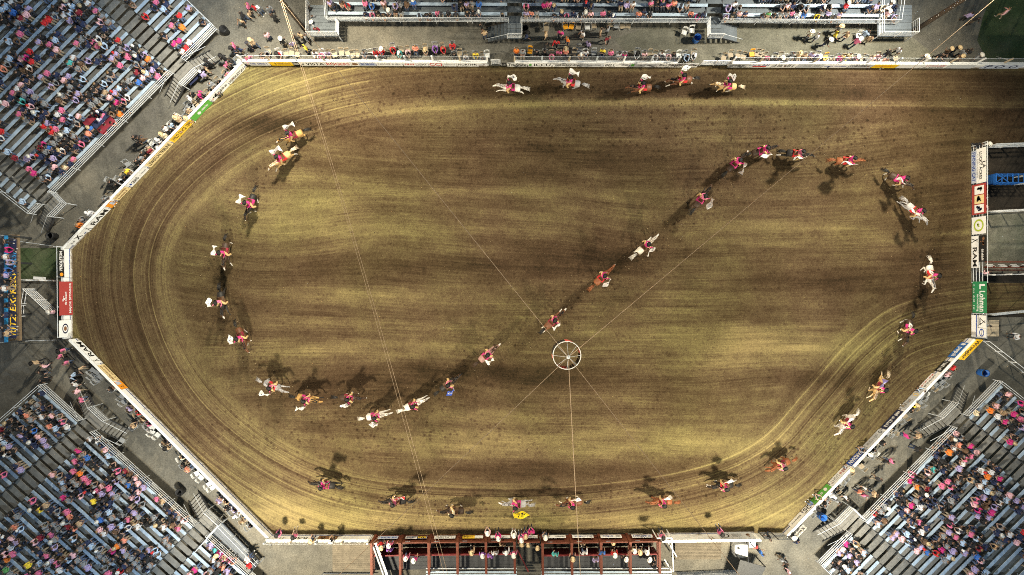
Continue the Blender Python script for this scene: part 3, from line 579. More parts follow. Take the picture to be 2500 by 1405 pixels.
mBL = mast(704, 1428, 20, 'tall wooden floodlight mast beyond the lower left corner', P(900, 900), stand=P(230, 1230, 3))
mBR = mast(1822, 1428, 20, 'tall wooden floodlight mast beyond the lower right corner', P(1750, 930), stand=P(2300, 1230, 3))
RZ = 10.0; RC = P(1384, 868, RZ)
def cable(label, p, q, r, sag=0.0):
    n = 24; b = MB(); p, q = Vector(p), Vector(q)
    b.tube([p.lerp(q, i / n) - Vector((0, 0, sag * 4 * (i / n) * (1 - i / n))) for i in range(n + 1)], r, 5)
    o = link('cable', b.mesh('cable', [CABLE], True)); tag(o, label, 'cable', 'cables strung over the arena'); return o
RR = 68 / 2 / S * (H - RZ) / H
hub = RC + Vector((0, 0, 1.3))
for top, lb in ((mTL, 'upper left mast'), (mTR, 'upper right mast'), (mBL, 'lower left mast'), (mBR, 'lower right mast')):
    cable('thin cable from the hanging ring to the ' + lb, hub, top - Vector((0, 0, 1.5)), .019)
cable('thick power cable from the hanging ring to the bottom chutes', hub, P(1418, 1420, 9), .024, .3)
for dx, lb in ((0, 'left strand of the paired cables crossing the arena'), (9, 'right strand of the paired cables crossing the arena')):
    cable(lb, P(650 + dx * .4, -110, 16), P(1090 + dx, 1425, 7), .011, 1.6)
t = thing('hanging_ring', 'white hoop with red and black banners hung over the arena', 'ring', RC)
b = MB(); n = 40
b.tube([(RR * math.cos(6.2832 * k / n), RR * math.sin(6.2832 * k / n), 0) for k in range(n + 1)], .028, 6, 0, False); link('hoop', b.mesh('hoop', [WHITE], True), t)
REDB = mat('red_cloth', (.6, .09, .075), .7); 
for q in range(4):
    for j in range(4):
        b = MB(); a0 = math.radians(-90 + q * 90 + j * 22.5 + 5); nn = 4; vs = []
        for i in range(nn + 1):
            a = a0 + math.radians(20.5) * i / nn
            for z in (-.06, -1.9): vs.append((RR * 1.0 * math.cos(a), RR * 1.0 * math.sin(a), z))
        b.add(vs, [(2 * i, 2 * i + 2, 2 * i + 3, 2 * i + 1) for i in range(nn)], 0)
        link('cloth_panel', b.mesh('cloth_panel', [BLACK if q in (0, 2) else REDB]), t)
for k in range(8):
    a = 6.2832 * k / 8; pipe('spoke_wire', t, RC + Vector((RR * math.cos(a), RR * math.sin(a), 0)), hub, .011, STEEL)
b = MB(); b.lathe([(.001, 1.42), (.12, 1.4), (.14, 1.25), (.001, 1.2)], 10); link('hub', b.mesh('hub', [STEEL], True), t)
# ------------------------------------------------------------------ grandstands
SEATS = {}
def in_frame(p, mg=70):
    k = S * H / (H - p.z); x, y = 1250 + p.x * k, 702.5 - p.y * k
    return -mg < x < 2500 + mg and -mg < y < 1405 + mg
def stair(t, edge, d, wdir, z0, w=1.15, n=6, m=DECK, rails=True):
    """treads going down from edge along d"""
    for i in range(n):
        z = z0 - (i + 1) * z0 / (n + 1); c = edge + d * (.14 + i * .28)
        plank('tread', t, c - wdir * w / 2 + Vector((0, 0, z - edge.z)), c + wdir * w / 2 + Vector((0, 0, z - edge.z)), .24, .04, m)
    run = d * (.28 * n + .2); foot = edge + run - Vector((0, 0, edge.z - .03))
    for sg in (-1, 1):
        plank('stringer', t, edge + wdir * sg * (w / 2 + .03) - Vector((0, 0, .06)), foot + wdir * sg * (w / 2 + .03), .05, .2, DARKST)
        if rails:
            up = Vector((0, 0, .95)); pipe('handrail', t, edge + wdir * sg * (w / 2 + .05) + up, foot + wdir * sg * (w / 2 + .05) + up, .018, STEEL)
def railing(t, p, q, h=1.07, n=4, step=3.0, m=STEEL):
    p, q = Vector(p), Vector(q); L = (q - p).length
    if L < .2: return
    k = max(1, round(L / step)); up = Vector((0, 0, 1))
    for i in range(k + 1): pipe('post', t, p.lerp(q, i / k) - up * .15, p.lerp(q, i / k) + up * h, .026, m)
    for i in range(n): z = h * (i + 1) / n - .02; pipe('rail', t, p + up * z, q + up * z, .025, m)
def grandstand(key, label, f0, f1, rows, aisles, stairs, z0=1.2, pitch=.61, rise=.2, ext=(0, 0), deck=DECK, zf=1.3, plat=True, back=True):
    A, B = P(*f0, zf), P(*f1, zf); A.z = B.z = 0; r = (B - A).normalized(); n = Vector((r.y, -r.x, 0)); o = -n; L = (B - A).length
    A = A - r * ext[0]; L += ext[0] + ext[1]
    t = thing('grandstand', label, 'grandstand', A); up = Vector((0, 0, 1)); at = lambda s, d, z: A + r * s + o * d + up * z
    als = sorted(((P(*a, zf) - A).dot(r), wd) for a, wd in aisles); SEATS[key] = []
    cuts = [0.0]
    for s, wd in als: cuts += [s - wd / 2, s + wd / 2]
    cuts.append(L); secs = [(cuts[i], cuts[i + 1]) for i in range(0, len(cuts), 2)]
    for k in range(rows):
        d, z = .12 + k * pitch, z0 + k * rise
        s = 0.0
        while s < L - .01:
            e_ = min(L, s + 7.3)
            if any(in_frame(at(q, d, z)) for q in (s, (s + e_) / 2, e_)): plank('footboard', t, at(s + .006, d + .25, z - .02), at(e_ - .006, d + .25, z - .02), .50, .04, deck)
            s = e_
        for (a, b_) in secs:
            a, b_ = max(a, .08), min(b_, L - .08); m = max(1, math.ceil((b_ - a) / 6.4)); st = (b_ - a) / m
            for j in range(m):
                p, q = at(a + j * st + .006, d + .485, z + .43), at(a + (j + 1) * st - .006, d + .485, z + .43)
                if in_frame(p) or in_frame(q) or in_frame((p + q) / 2):
                    plank('bench', t, p, q, .255, .045, ALU)
            s = a + .3
            while s < b_ - .2:
                p = at(s, d + .45, z)
                if in_frame(p, 20): SEATS[key].append((p, math.atan2(n.y, n.x), k, s))
                s += .5
        if k % 6 == 5:
            for q in np.arange(1, L, 5.0): 
                if in_frame(at(q, d, z)): pipe('leg', t, at(q, d + .3, 0), at(q, d + .3, z - .04), .05, STEEL)
    # stringers under the rows, side and front rails
    D, Z = rows * pitch, z0 + rows * rise
    for q in [0.05] + [c for c in cuts[1:-1]] + [L - .05]: plank('stringer', t, at(q, .1, z0 - .12), at(q, D, Z - .12), .06, .16, DARKST)
    for q in (0, L):
        if in_frame(at(q, .3, z0)) or in_frame(at(q, D / 2, Z)):
            for h in (.5, 1.0): pipe('rail', t, at(q, 0, z0 + h), at(q, D, Z + h), .024, STEEL)
            for k in range(0, rows, 4): pipe('post', t, at(q, k * pitch, z0 + k * rise - .1), at(q, k * pitch, z0 + k * rise + 1.0), .024, STEEL)
    pos = 0.0
    for (s, wd) in als + [(L + 1.0, 2.0)]:
        railing(t, at(pos, .02, z0), at(min(L, s - wd / 2 + .1), .02, z0)); pos = s + wd / 2 - .1
    for i, (s, wd) in enumerate(als):
        if not plat or i >= len(stairs) or stairs[i] is None: continue
        pd = 1.35; hw = wd / 2 + .05
        for j in range(4): plank('platform_board', t, at(s - hw, -.02 - pd * (j + .5) / 4, z0 - .03), at(s + hw, -.02 - pd * (j + .5) / 4, z0 - .03), pd / 4 - .02, .04, deck)
        railing(t, at(s - hw, -pd, z0), at(s + hw, -pd, z0), 1.05, 4, 2.0)
        for q in (s - hw, s + hw): pipe('leg', t, at(q, -pd + .05, 0), at(q, -pd + .05, z0), .04, STEEL)
        for sg in stairs[i]:
            stair(t, at(s + sg * hw, -pd / 2 - .02, z0), r * sg, n, z0, 1.15, 6, deck)
        for sg in (-1, 1):
            if sg not in stairs[i]: railing(t, at(s + sg * hw, -pd, z0), at(s + sg * hw, 0, z0), 1.05, 4, 1.5)
    return t, at, n, o
grandstand('nw', 'large bleacher stand with crowd in the upper left corner', (85, 524), (532, 73), 26, [((122, 488), 1.5), ((440, 166), 1.7)], [(-1,), (-1, 1)])
grandstand('sw', 'large bleacher stand with crowd in the lower left corner', (560, 1342), (112, 937), 26, [((500, 1288), 1.5), ((222, 1036), 1.6)], [(1,), (-1, 1)], ext=(9, 0))
grandstand('se', 'large bleacher stand with crowd in the lower right corner', (2428, 928), (1993, 1370), 26, [((2332, 1024), 1.6), ((2082, 1280), 1.7)], [(-1, 1), (1,)])
tn, atN, nN, oN = grandstand('n', 'long pale bleacher stand along the top of the arena', (832, 54), (2158, 60), 5, [((1256, 56), 1.25), ((1742, 58), 1.3)], [None, None], deck=DECKN, pitch=.72, ext=(1.1, 1.0), plat=False)
# stairs and end platforms of the top stand
UP = Vector((0, 0, 1.2))
for sg, px in ((-1, 1240), (1, 1760)):
    e0 = P(px, 70, 1.2); s_mid = P(1256 if sg < 0 else 1743, 70, 1.2)
    for j in range(5): plank('platform_board', tn, s_mid + Vector((-.6, .45 - j * .3, -.03)), s_mid + Vector((.6, .45 - j * .3, -.03)), .27, .04, DECKN)
    stair(tn, s_mid + Vector((sg * .62, -.15, 0)), Vector((sg, 0, 0)), Vector((0, 1, 0)), 1.2, 1.3, 6, DECKN)
    railing(tn, s_mid + Vector((-.62, -.85, 0)), s_mid + Vector((.62, -.85, 0)), 1.05, 4, 1.3, WHITE); railing(tn, s_mid + Vector((-sg * .62, -.85, 0)), s_mid + Vector((-sg * .62, .6, 0)), 1.05, 4, 1.5, WHITE)
for x0, x1, lb in ((756, 828, 'left'), (2142, 2226, 'right')):
    p0, p1 = P(x0, 90, 1.2), P(x1, 90, 1.2)
    for j in range(9): plank('platform_board', tn, p0 + Vector((0, .15 + j * .3, -.03)), p1 + Vector((0, .15 + j * .3, -.03)), .28, .04, DECKN)
    railing(tn, p0, p1, 1.07, 4, 1.5, WHITE); railing(tn, p0, p0 + Vector((0, 2.8, 0)), 1.07, 4, 1.5, WHITE); railing(tn, p1, p1 + Vector((0, 1.2, 0)), 1.07, 4, 1.5, WHITE)
    for q in (p0, p1): pipe('leg', tn, q - UP, q, .05, STEEL)
# raised box seats by the lower left stand
t = thing('viewing_deck', 'raised grey deck with rail at the lower left corner', 'deck', P(560, 1345))
c0, c1, c2, c3 = P(543, 1276, 1.0), P(636, 1372, 1.0), P(566, 1450, 1.0), P(478, 1350, 1.0)
for j in range(12):
    a, b_ = c0.lerp(c3, (j + .5) / 12), c1.lerp(c2, (j + .5) / 12); plank('board', t, a, b_, (c3 - c0).length / 12 - .012, .05, mat('grey_deck', (.17, .18, .195), .8, 0, .2, 1.5))
railing(t, c0, c1, 1.05, 2, 1.6); railing(t, c1, c1.lerp(c2, .9), 1.05, 2, 1.8, DARKST); railing(t, c0, c3, 1.05, 4, 2)
for q in (c0, c1, c2, c3): pipe('leg', t, q - Vector((0, 0, 1.0)), q, .06, STEEL)
# announcer's stand with the big sign at the left end
t = thing('announcer_stand', 'covered platform with blue fascia and big sign at left end', 'stand', P(40, 700))
zf = 3.0; a, b_ = P(15, 836, zf), P(15, 576, zf)
for j in range(8): plank('floor_board', t, a + Vector((-.2 - j * .42, 0, -.05)), b_ + Vector((-.2 - j * .42, 0, -.05)), .40, .05, mat('stand_floor', (.10, .11, .14), .8))
plank('blue_fascia', t, a + Vector((.06, 0, .06)), b_ + Vector((.06, 0, .06)), .10, .34, SKYBL)
railing(t, a + Vector((-.1, 0, .2)), b_ + Vector((-.1, 0, .2)), .8, 2, 2.2, STEEL)
plank('timber_beam', t, P(47, 832, 1.6), P(42, 574, 1.6), .3, .3, WOOD)
for j in range(5): q = a.lerp(b_, j / 4); pipe('post', t, Vector((q.x, q.y, 0)), q, .09, DARKST)
for y in (576, 640, 704, 768, 832): plank('joist', t, P(41, y, 1.6), P(18, y, 2.6), .1, .15, WOOD)
sg = Side('sign', (0, 0), (1, 1), 1, 'announcer stand'); sg.A = Vector((a.x + .12, a.y, 0)); sg.B = Vector((b_.x + .12, b_.y, 0)); sg.L = (sg.B - sg.A).length; sg.r = (sg.B - sg.A).normalized(); sg.n = Vector((sg.r.y, -sg.r.x, 0))
o = banner(sg, .3, sg.L - .2, 2.0, 2.85, 'navy', 'long dark sign with yellow block capitals and blue words', [('RITZ EXPRESS', 'gold', .02, .66, .08, .92, .25), ('CAR', 'sky', .73, .83, .5, .92, .15), ('WASH', 'sky', .71, .86, .06, .46, .15)], .03, 'sign', place='on the announcer stand at left')
# pipe work behind the left end
pipe_panel('long white pipe between grass and pens at left end', (50, 684), (150, 686), 1.0, 1, .05, WHITE, 3, 'pipe_rail')
plank('plank_seat', thing('plank_seat', 'white plank lying on the grass at left end', 'plank', P(100, 680)), P(82, 679, .3), P(112, 681, .3), .25, .05, WHITE)
pipe_panel('slanting white pipe panel leading to the red banner', (86, 706), (142, 758), 1.5, 6, .035, WHITE, 2)
pipe_panel('short white pipe panel beside the announcer stand', (70, 706), (64, 742), 1.4, 4, .035, WHITE, 1)
pipe_panel('white round-cornered pipe gate beside the announcer stand', (62, 746), (62, 772), 1.5, 6, .035, WHITE, 1, 'gate')
pipe_panel('dark pipe panel below the white pipe gate', (62, 778), (62, 826), 1.4, 7, .025, DARKST, 2)
pipe_panel('low chain barrier behind the left end fence', (52, 832), (146, 830), 1.0, 1, .02, STEEL, 3, 'barrier')
pipe_panel('low rail barrier above the grass at left end', (52, 590), (150, 604), 1.0, 1, .02, STEEL, 3, 'barrier')
# pens at the right end
pipe_panel('grey pipe rail at the top of the dark pen', (2402, 362), (2560, 356), 1.6, 3, .06, STEEL, 4)
pipe_panel('white pipe rail between dark pen and grass', (2402, 520), (2560, 512), 1.5, 2, .05, WHITE, 4)
pipe_panel('white pipe rail below the red roping box', (2402, 672), (2560, 668), 1.4, 1, .05, WHITE, 4)
pipe_panel('bent silver pipe gate above the lower right corner', (2402, 768), (2560, 752), 1.5, 3, .04, STEEL, 3, 'gate')
t = thing('roping_box', 'red barrier with white square pads at the right end', 'barrier', P(2470, 655))
plank('rail', t, P(2404, 640, 1.1), P(2560, 640, 1.1), .1, .1, RED); plank('rail', t, P(2404, 660, .4), P(2560, 660, .4), .1, .1, RED)
plank('board', t, P(2404, 654, .75), P(2560, 654, .75), .06, .7, RED)
for i in range(6): plank('pad', t, P(2410 + i * 29, 650, .85), P(2426 + i * 29, 650, .85), .12, .42, WHITE, (0, -.5, 1))
for i in range(5): pipe('post', t, P(2404 + i * 38, 652), P(2404 + i * 38, 652, 0) + Vector((0, 0, 1.2)), .05, RED)
t = thing('squeeze_chute', 'bright blue steel calf chute in the dark pen', 'chute', P(2435, 441))
q0, q1 = P(2402, 452), P(2468, 432)
for yy in (q0.y, q1.y):
    for z in (.2, .6, 1.0, 1.4): plank('rail', t, (q0.x, yy, z), (q1.x, yy, z), .05, .07, BLUEP)
    for i in range(6): x = q0.x + (q1.x - q0.x) * i / 5; plank('upright', t, (x, yy, 0), (x, yy, 1.5), .07, .07, BLUEP, (1, 0, 0))
for i in range(6): x = q0.x + (q1.x - q0.x) * i / 5; plank('crossbar', t, (x, q0.y, 1.5), (x, q1.y, 1.5), .07, .06, BLUEP)
plank('brace', t, (q0.x, q0.y, 1.55), (q0.x + 1.0, q1.y, 1.55), .05, .05, BLUEP); plank('brace', t, (q0.x, q1.y, 1.57), (q0.x + 1.0, q0.y, 1.57), .05, .05, BLUEP)
plank('gate_board', t, (q0.x, q0.y, .75), (q0.x, q1.y, .75), .06, 1.3, BLUEP)
pipe_panel('pale bent pipe alley behind the blue chute', (2476, 452), (2560, 448), 1.4, 4, .04, STEEL, 2); pipe_panel('pale upper pipe alley behind the blue chute', (2476, 434), (2560, 428), 1.4, 4, .04, STEEL, 2)
t = thing('judge_table', 'small pale deck with folded gear near the lower right corner', 'deck', P(2420, 800))
for j in range(5): plank('board', t, P(2402, 786 + j * 8, .3), P(2438, 786 + j * 8, .3), .26, .04, PALEW)
for q in ((2404, 788), (2436, 788), (2404, 818), (2436, 818)): pipe('leg', t, P(*q), P(*q) + Vector((0, 0, .3)), .03, DARKST)
pipe_panel('long white barrier rail slanting away from lower right corner', (2396, 832), (2560, 960), 1.0, 2, .03, WHITE, 5, 'barrier')

# ------------------------------------------------------------------ bucking chutes at the bottom
def stall_row(x0, x1, n, label, seed):
    t = thing('bucking_chutes', label, 'chutes', P((x0 + x1) / 2, 1310)); rr = random.Random(seed)
    A, B = P(x0, 1305), P(x1, 1301); L = (B - A).length; r = (B - A).normalized(); o = Vector((r.y, -r.x, 0)); up = Vector((0, 0, 1)); st = L / n
    at = lambda s, d, z: A + r * s + o * d + up * z
    for i in range(n + 1):
        s = i * st
        plank('gate_post', t, at(s, .08, 0), at(s, .08, 2.15), .22, .2, RED, (0, 1, 0))
        for d, z in ((.1, 1.0), (.1, 1.5)): plank('divider_rail', t, at(s, d, z), at(s, 2.6, z), .12, .14, RED)
        plank('divider_top', t, at(s, .1, 1.98), at(s, 2.7, 1.98), .2, .13, RED); plank('divider_end', t, at(s, 2.7, 0), at(s, 2.7, 1.95), .16, .14, RED, (0, 1, 0))
    for i in range(n):
        s0, s1 = i * st + .13, (i + 1) * st - .13
        for z in (.35, .8, 1.95): plank('gate_rail', t, at(s0, .04, z), at(s1, .04, z), .09, .1, RED)
        plank('gate_skin', t, at(s0, .06, 1.0), at(s1, .06, 1.0), .03, 1.75, RED)
        for q in (.2, .5, .8): plank('gate_bar', t, at(s0 + (s1 - s0) * q, .03, .2), at(s0 + (s1 - s0) * q, .03, 1.95), .06, .05, RED, (0, 1, 0))
        plank('latch', t, at(s0 + .3, 0, 1.86), at(s0 + .7, 0, 1.86), .05, .05, STEEL)
        plank('back_gate', t, at(s0, 1.15, 1.0), at(s1, 1.15, 1.0), .06, 1.5, DRED); plank('back_rail', t, at(s0, 1.15, 1.82), at(s1, 1.15, 1.82), .1, .08, DRED)
        plank('stall_floor', t, at(s0, .6, .02), at(s1, .6, .02), 1.0, .03, SOIL)
    for j in range(4): plank('catwalk_board', t, at(.05, 1.5 + j * .34, 1.0 + .0005 * j), at(L - .05, 1.5 + j * .34, 1.0 + .0005 * j), .33, .05, mat('catwalk', (.06, .062, .068), .8, 0, .2))
    return t, at, st
chA, atA, stA = stall_row(918, 1256, 5, 'five red steel bucking chutes left of the centre gap', 1)
chB, atB, stB = stall_row(1322, 1598, 4, 'four red steel bucking chutes right of the centre gap', 2)
CH = Side('chute', (1600, 1300.5), (916, 1304.5), 2, 'red chutes')
t = thing('centre_gate', 'red steel gate between the two rows of chutes', 'gate', P(1289, 1303))
for z in (.35, .8, 1.95): plank('gate_rail', t, P(1262, 1304) + Vector((0, 0, z)), P(1316, 1303) + Vector((0, 0, z)), .09, .1, RED)
plank('gate_skin', t, P(1262, 1305) + Vector((0, 0, 1.0)), P(1316, 1304) + Vector((0, 0, 1.0)), .03, 1.75, RED); plank('swing_bar', t, P(1262, 1340, 1.2), P(1290, 1396, 1.2), .1, .12, DRED)
for x0, x1, bg, de, it in [(1590, 1540, 'white', 'white strip with blue slanted capitals', [('GUARDIAN', 'blue', .05, .95, .15, .85, .2)]), (1515, 1464, 'white', 'white strip with dark print', [T('~', 'black', .05, .3), T('~', 'blue', .4, .9)]),
        (1447, 1396, 'white', 'white strip with blue print', [T('~', 'blue')]), (1380, 1330, 'white', 'white strip with black print', [T('~', 'black', .05, .5)]), (1312, 1264, 'white', 'white strip with grey print', [T('~', 'grey')]),
        (1246, 1198, 'white', 'white strip with dark initials', [T('CHS', 'black', .3, .7)]), (1180, 1130, 'gold', 'yellow and white strip with dark print', [T('#', 'white', 0, .4, 0, 1), T('~', 'black', .5, .95)]), (1113, 1062, 'white', 'white strip with black company name', [T('PACIFIC', 'black', .3, .95), T('@', 'grey', .05, .2, .1, .9)]),
        (1044, 992, 'white', 'white strip with black and gold patch', [T('#', 'black', .02, .45, 0, 1), T('RAM', 'gold', .05, .4, .2, .8), T('~', 'blue', .5, .95)]), (974, 925, 'paleblue', 'pale strip with faint blue print', [T('~', 'blue')])]:
    bn(CH, (x0, 1308), (x1, 1308), bg, de, it, .75, 1.4, off=.1)
# roofs, side decks and rear bleachers around the chutes
ROOF = mat('tan_roof', (.16, .135, .10), .85, 0, .3, 2)
for lb, c in (('flat tan deck left of the red chutes', [(812, 1326), (914, 1326), (914, 1395), (812, 1395)]), ('flat tan deck right of the red chutes', [(1648, 1318), (1760, 1316), (1760, 1366), (1648, 1366)])):
    t = thing('timber_deck', lb, 'deck', P(*c[0])); a, b_, c_, d_ = [P(*q, .55) for q in c]
    for j in range(14): f = (j + .5) / 14; plank('board', t, a.lerp(d_, f), b_.lerp(c_, f), (d_ - a).length / 14 - .008, .05, ROOF)
    for q in (a, b_, c_, d_): pipe('leg', t, q - Vector((0, 0, .55)), q, .05, DARKST)
t = thing('ramp_barrier', 'grey slanting wall at the left end of the chutes', 'wall', P(935, 1370)); plank('board', t, P(917, 1326, 1.2), P(958, 1440, 1.2), .12, 1.9, mat('grey_board', (.4, .42, .45), .8)); plank('cap', t, P(917, 1326, 2.2), P(958, 1440, 2.2), .2, .06, STEEL)
for x0, x1, lb in ((1040, 1262, 'left'), (1322, 1640, 'right')):
    t = thing('rear_bleacher', 'blue-grey bleacher rails behind the %s chutes' % lb, 'bleacher', P(x0, 1400)); 
    for j, y in enumerate((1388, 1397, 1404, 1412)): (plank if j else pipe)('seat' if j else 'rail', t, P(x0, y, 1.2 + .1 * j), P(x1, y, 1.2 + .1 * j), *((.16, .04, ALU) if j else (.06, STEEL)))
    for i in range(6): x = x0 + (x1 - x0) * i / 5; pipe('post', t, P(x, 1402, 0), P(x, 1402, 0) + Vector((0, 0, 1.2)), .04, STEEL)
t = thing('pipe_arch', 'white pipe frame to the right of the red chutes', 'frame', P(1640, 1320))
for p, q in (((1604, 1314, 2.0), (1640, 1314, 2.0)), ((1640, 1314, 2.0), (1644, 1396, 2.0)), ((1626, 1316, 1.9), (1652, 1360, 1.0)), ((1622, 1366, 1.9), (1640, 1396, 1.0))): pipe('bar', t, P(*p), P(*q), .06, WHITE)
for q in ((1604, 1314), (1640, 1314), (1644, 1396)): pipe('post', t, P(*q, 2.0) * Vector((1, 1, 0)) if False else Vector((P(*q, 2.0).x, P(*q, 2.0).y, 0)), P(*q, 2.0), .05, WHITE)
pipe_panel('blue-grey pipe barrier along the bottom edge at right', (1650, 1396), (1840, 1388), 1.1, 6, .03, STEEL, 6)
pipe_panel('grey pipe barrier along the bottom edge at left', (790, 1398), (912, 1398), 1.0, 3, .03, STEEL, 3)
t = thing('water_tank', 'white square plastic tank beside the bottom fence', 'tank', P(1800, 1334)); b = MB(); s_ = .52
b.lathe([(.001, 0), (.68, .02), (.72, .1), (.72, 1.05), (.66, 1.15), (.2, 1.2), (.18, 1.27), (.001, 1.28)], 24)
for i, v_ in enumerate(b.v):
    x, y, z = v_; m_ = max(abs(x), abs(y), 1e-6); rr_ = math.hypot(x, y); k_ = (rr_ / m_) ** .75 if rr_ > .3 else 1; b.v[i] = (x * k_ * .8, y * k_ * .8, z)
tk = link('tank_body', b.mesh('tank_body', [mat('white_plastic', (.82, .82, .82), .35, 0, .03)], True), t)
b = MB(); b.lathe([(.001, 1.33), (.1, 1.32), (.11, 1.26)], 12, 0, (-.3, .3, -.08)); link('cap', b.mesh('cap', [BLACK]), t)
t = thing('control_box', 'white box with red print beside the water tank', 'box', P(1834, 1326)); plank('body', t, P(1826, 1327, .8), P(1842, 1327, .8), .5, .5, WHITE)
for q in ((1828, 1322), (1840, 1322), (1828, 1332), (1840, 1332)): pipe('leg', t, P(*q), P(*q) + Vector((0, 0, .56)), .03, DARKST)
link('lettering', mark_mesh('~', ink('red'), 5), t, Matrix.Translation((0, 0, 1.056)) @ Matrix.Diagonal((.4, .3, 1, 1)))
t = thing('shed', 'dark shed roof at the bottom edge near lower right stand', 'shed', P(1850, 1400))
q = [P(1806, 1366, 2.2), P(1868, 1384, 2.2), P(1842, 1440, 2.2), P(1790, 1425, 2.2)]; b = MB(); z_ = Vector((0, 0, .1)); b.add([v_ - t.location for v_ in q] + [v_ - t.location + z_ for v_ in q], [(3, 2, 1, 0), (4, 5, 6, 7), (0, 1, 5, 4), (1, 2, 6, 5), (2, 3, 7, 6), (3, 0, 4, 7)])
link('roof', b.mesh('shed_roof', [DARKST]), t)
for v_ in q: pipe('post', t, Vector((v_.x, v_.y, 0)), v_, .05, DARKST)
t = pipe_panel('steel post frame beside the water tank', (1822, 1316), (1826, 1396), 2.0, 1, .035, STEEL, 1, 'steel_uprights')
t = thing('table_banner', 'navy banner sheet with white capitals under the upper left stand', 'banner', P(487, 190))
b = MB(); nn = 10; vs = []
for i in range(nn + 1):
    for j in range(3): vs.append((-.0 + 1.9 * (i / nn - .5), .75 * (j / 2 - .5), .75 + .03 * math.sin(i * 1.3 + j)))
b.add(vs, [(i * 3 + j, (i + 1) * 3 + j, (i + 1) * 3 + j + 1, i * 3 + j + 1) for i in range(nn) for j in range(2)])
t.rotation_euler = (0, 0, math.radians(45)); link('cloth', b.mesh('cloth', [ink('navy')], True), t)
link('lettering', text_mesh('PRCA ON DL', ink('white'), .02)[0], t, Matrix.Translation((0, .08, .8)) @ Matrix.Diagonal((1.6, .28, 1, 1)))
for q in (-.85, .85): link('leg', unit('rod', DARKST), t, Matrix.Translation((q, 0, .36)) @ Matrix.Diagonal((.05, .05, .72, 1)))
# ------------------------------------------------------------------ figures (people and horses) grown from joints with a skin
def grow(joints, bones, sub=1):
    """joints {name:(pos, radius)}, bones [(a,b,slot)] -> vertices, faces, slots; one continuous surface"""
    names = list(joints); ix = {k: i for i, k in enumerate(names)}
    me = bpy.data.meshes.new('skin'); me.from_pydata([joints[k][0] for k in names], [(ix[a], ix[b]) for a, b, _ in bones], [])
    ob = bpy.data.objects.new('skin', me); COL.objects.link(ob); ob.modifiers.new('skin', 'SKIN')
    if not me.skin_vertices: me.attributes  # layer made by the modifier
    sv = me.skin_vertices[0].data
    for k in names: r = joints[k][1]; sv[ix[k]].radius = r if isinstance(r, tuple) else (r, r); sv[ix[k]].use_root = False
    sv[0].use_root = True
    if sub: m = ob.modifiers.new('sub', 'SUBSURF'); m.levels = m.render_levels = sub
    dg = bpy.context.evaluated_depsgraph_get(); dg.update(); ev = bpy.data.meshes.new_from_object(ob.evaluated_get(dg))
    n = len(ev.vertices); co = np.empty(n * 3); ev.vertices.foreach_get('co', co); co = co.reshape(-1, 3)
    fs = [tuple(p.vertices) for p in ev.polygons]; bpy.data.objects.remove(ob); bpy.data.meshes.remove(ev); bpy.data.meshes.remove(me)
    cen = np.array([co[list(f)].mean(0) for f in fs]); best = np.full(len(fs), 1e9); slot = np.zeros(len(fs), int)
    for a, b, s in bones:
        pa, pb = np.array(joints[a][0]), np.array(joints[b][0]); d = pb - pa; t = np.clip(((cen - pa) @ d) / (d @ d), 0, 1)
        ra, rb = [np.mean(joints[q][1]) for q in (a, b)]
        ds = np.linalg.norm(cen - (pa + t[:, None] * d), axis=1) / (ra + (rb - ra) * t); m = ds < best; best[m] = ds[m]; slot[m] = s
    return co, fs, slot, cen
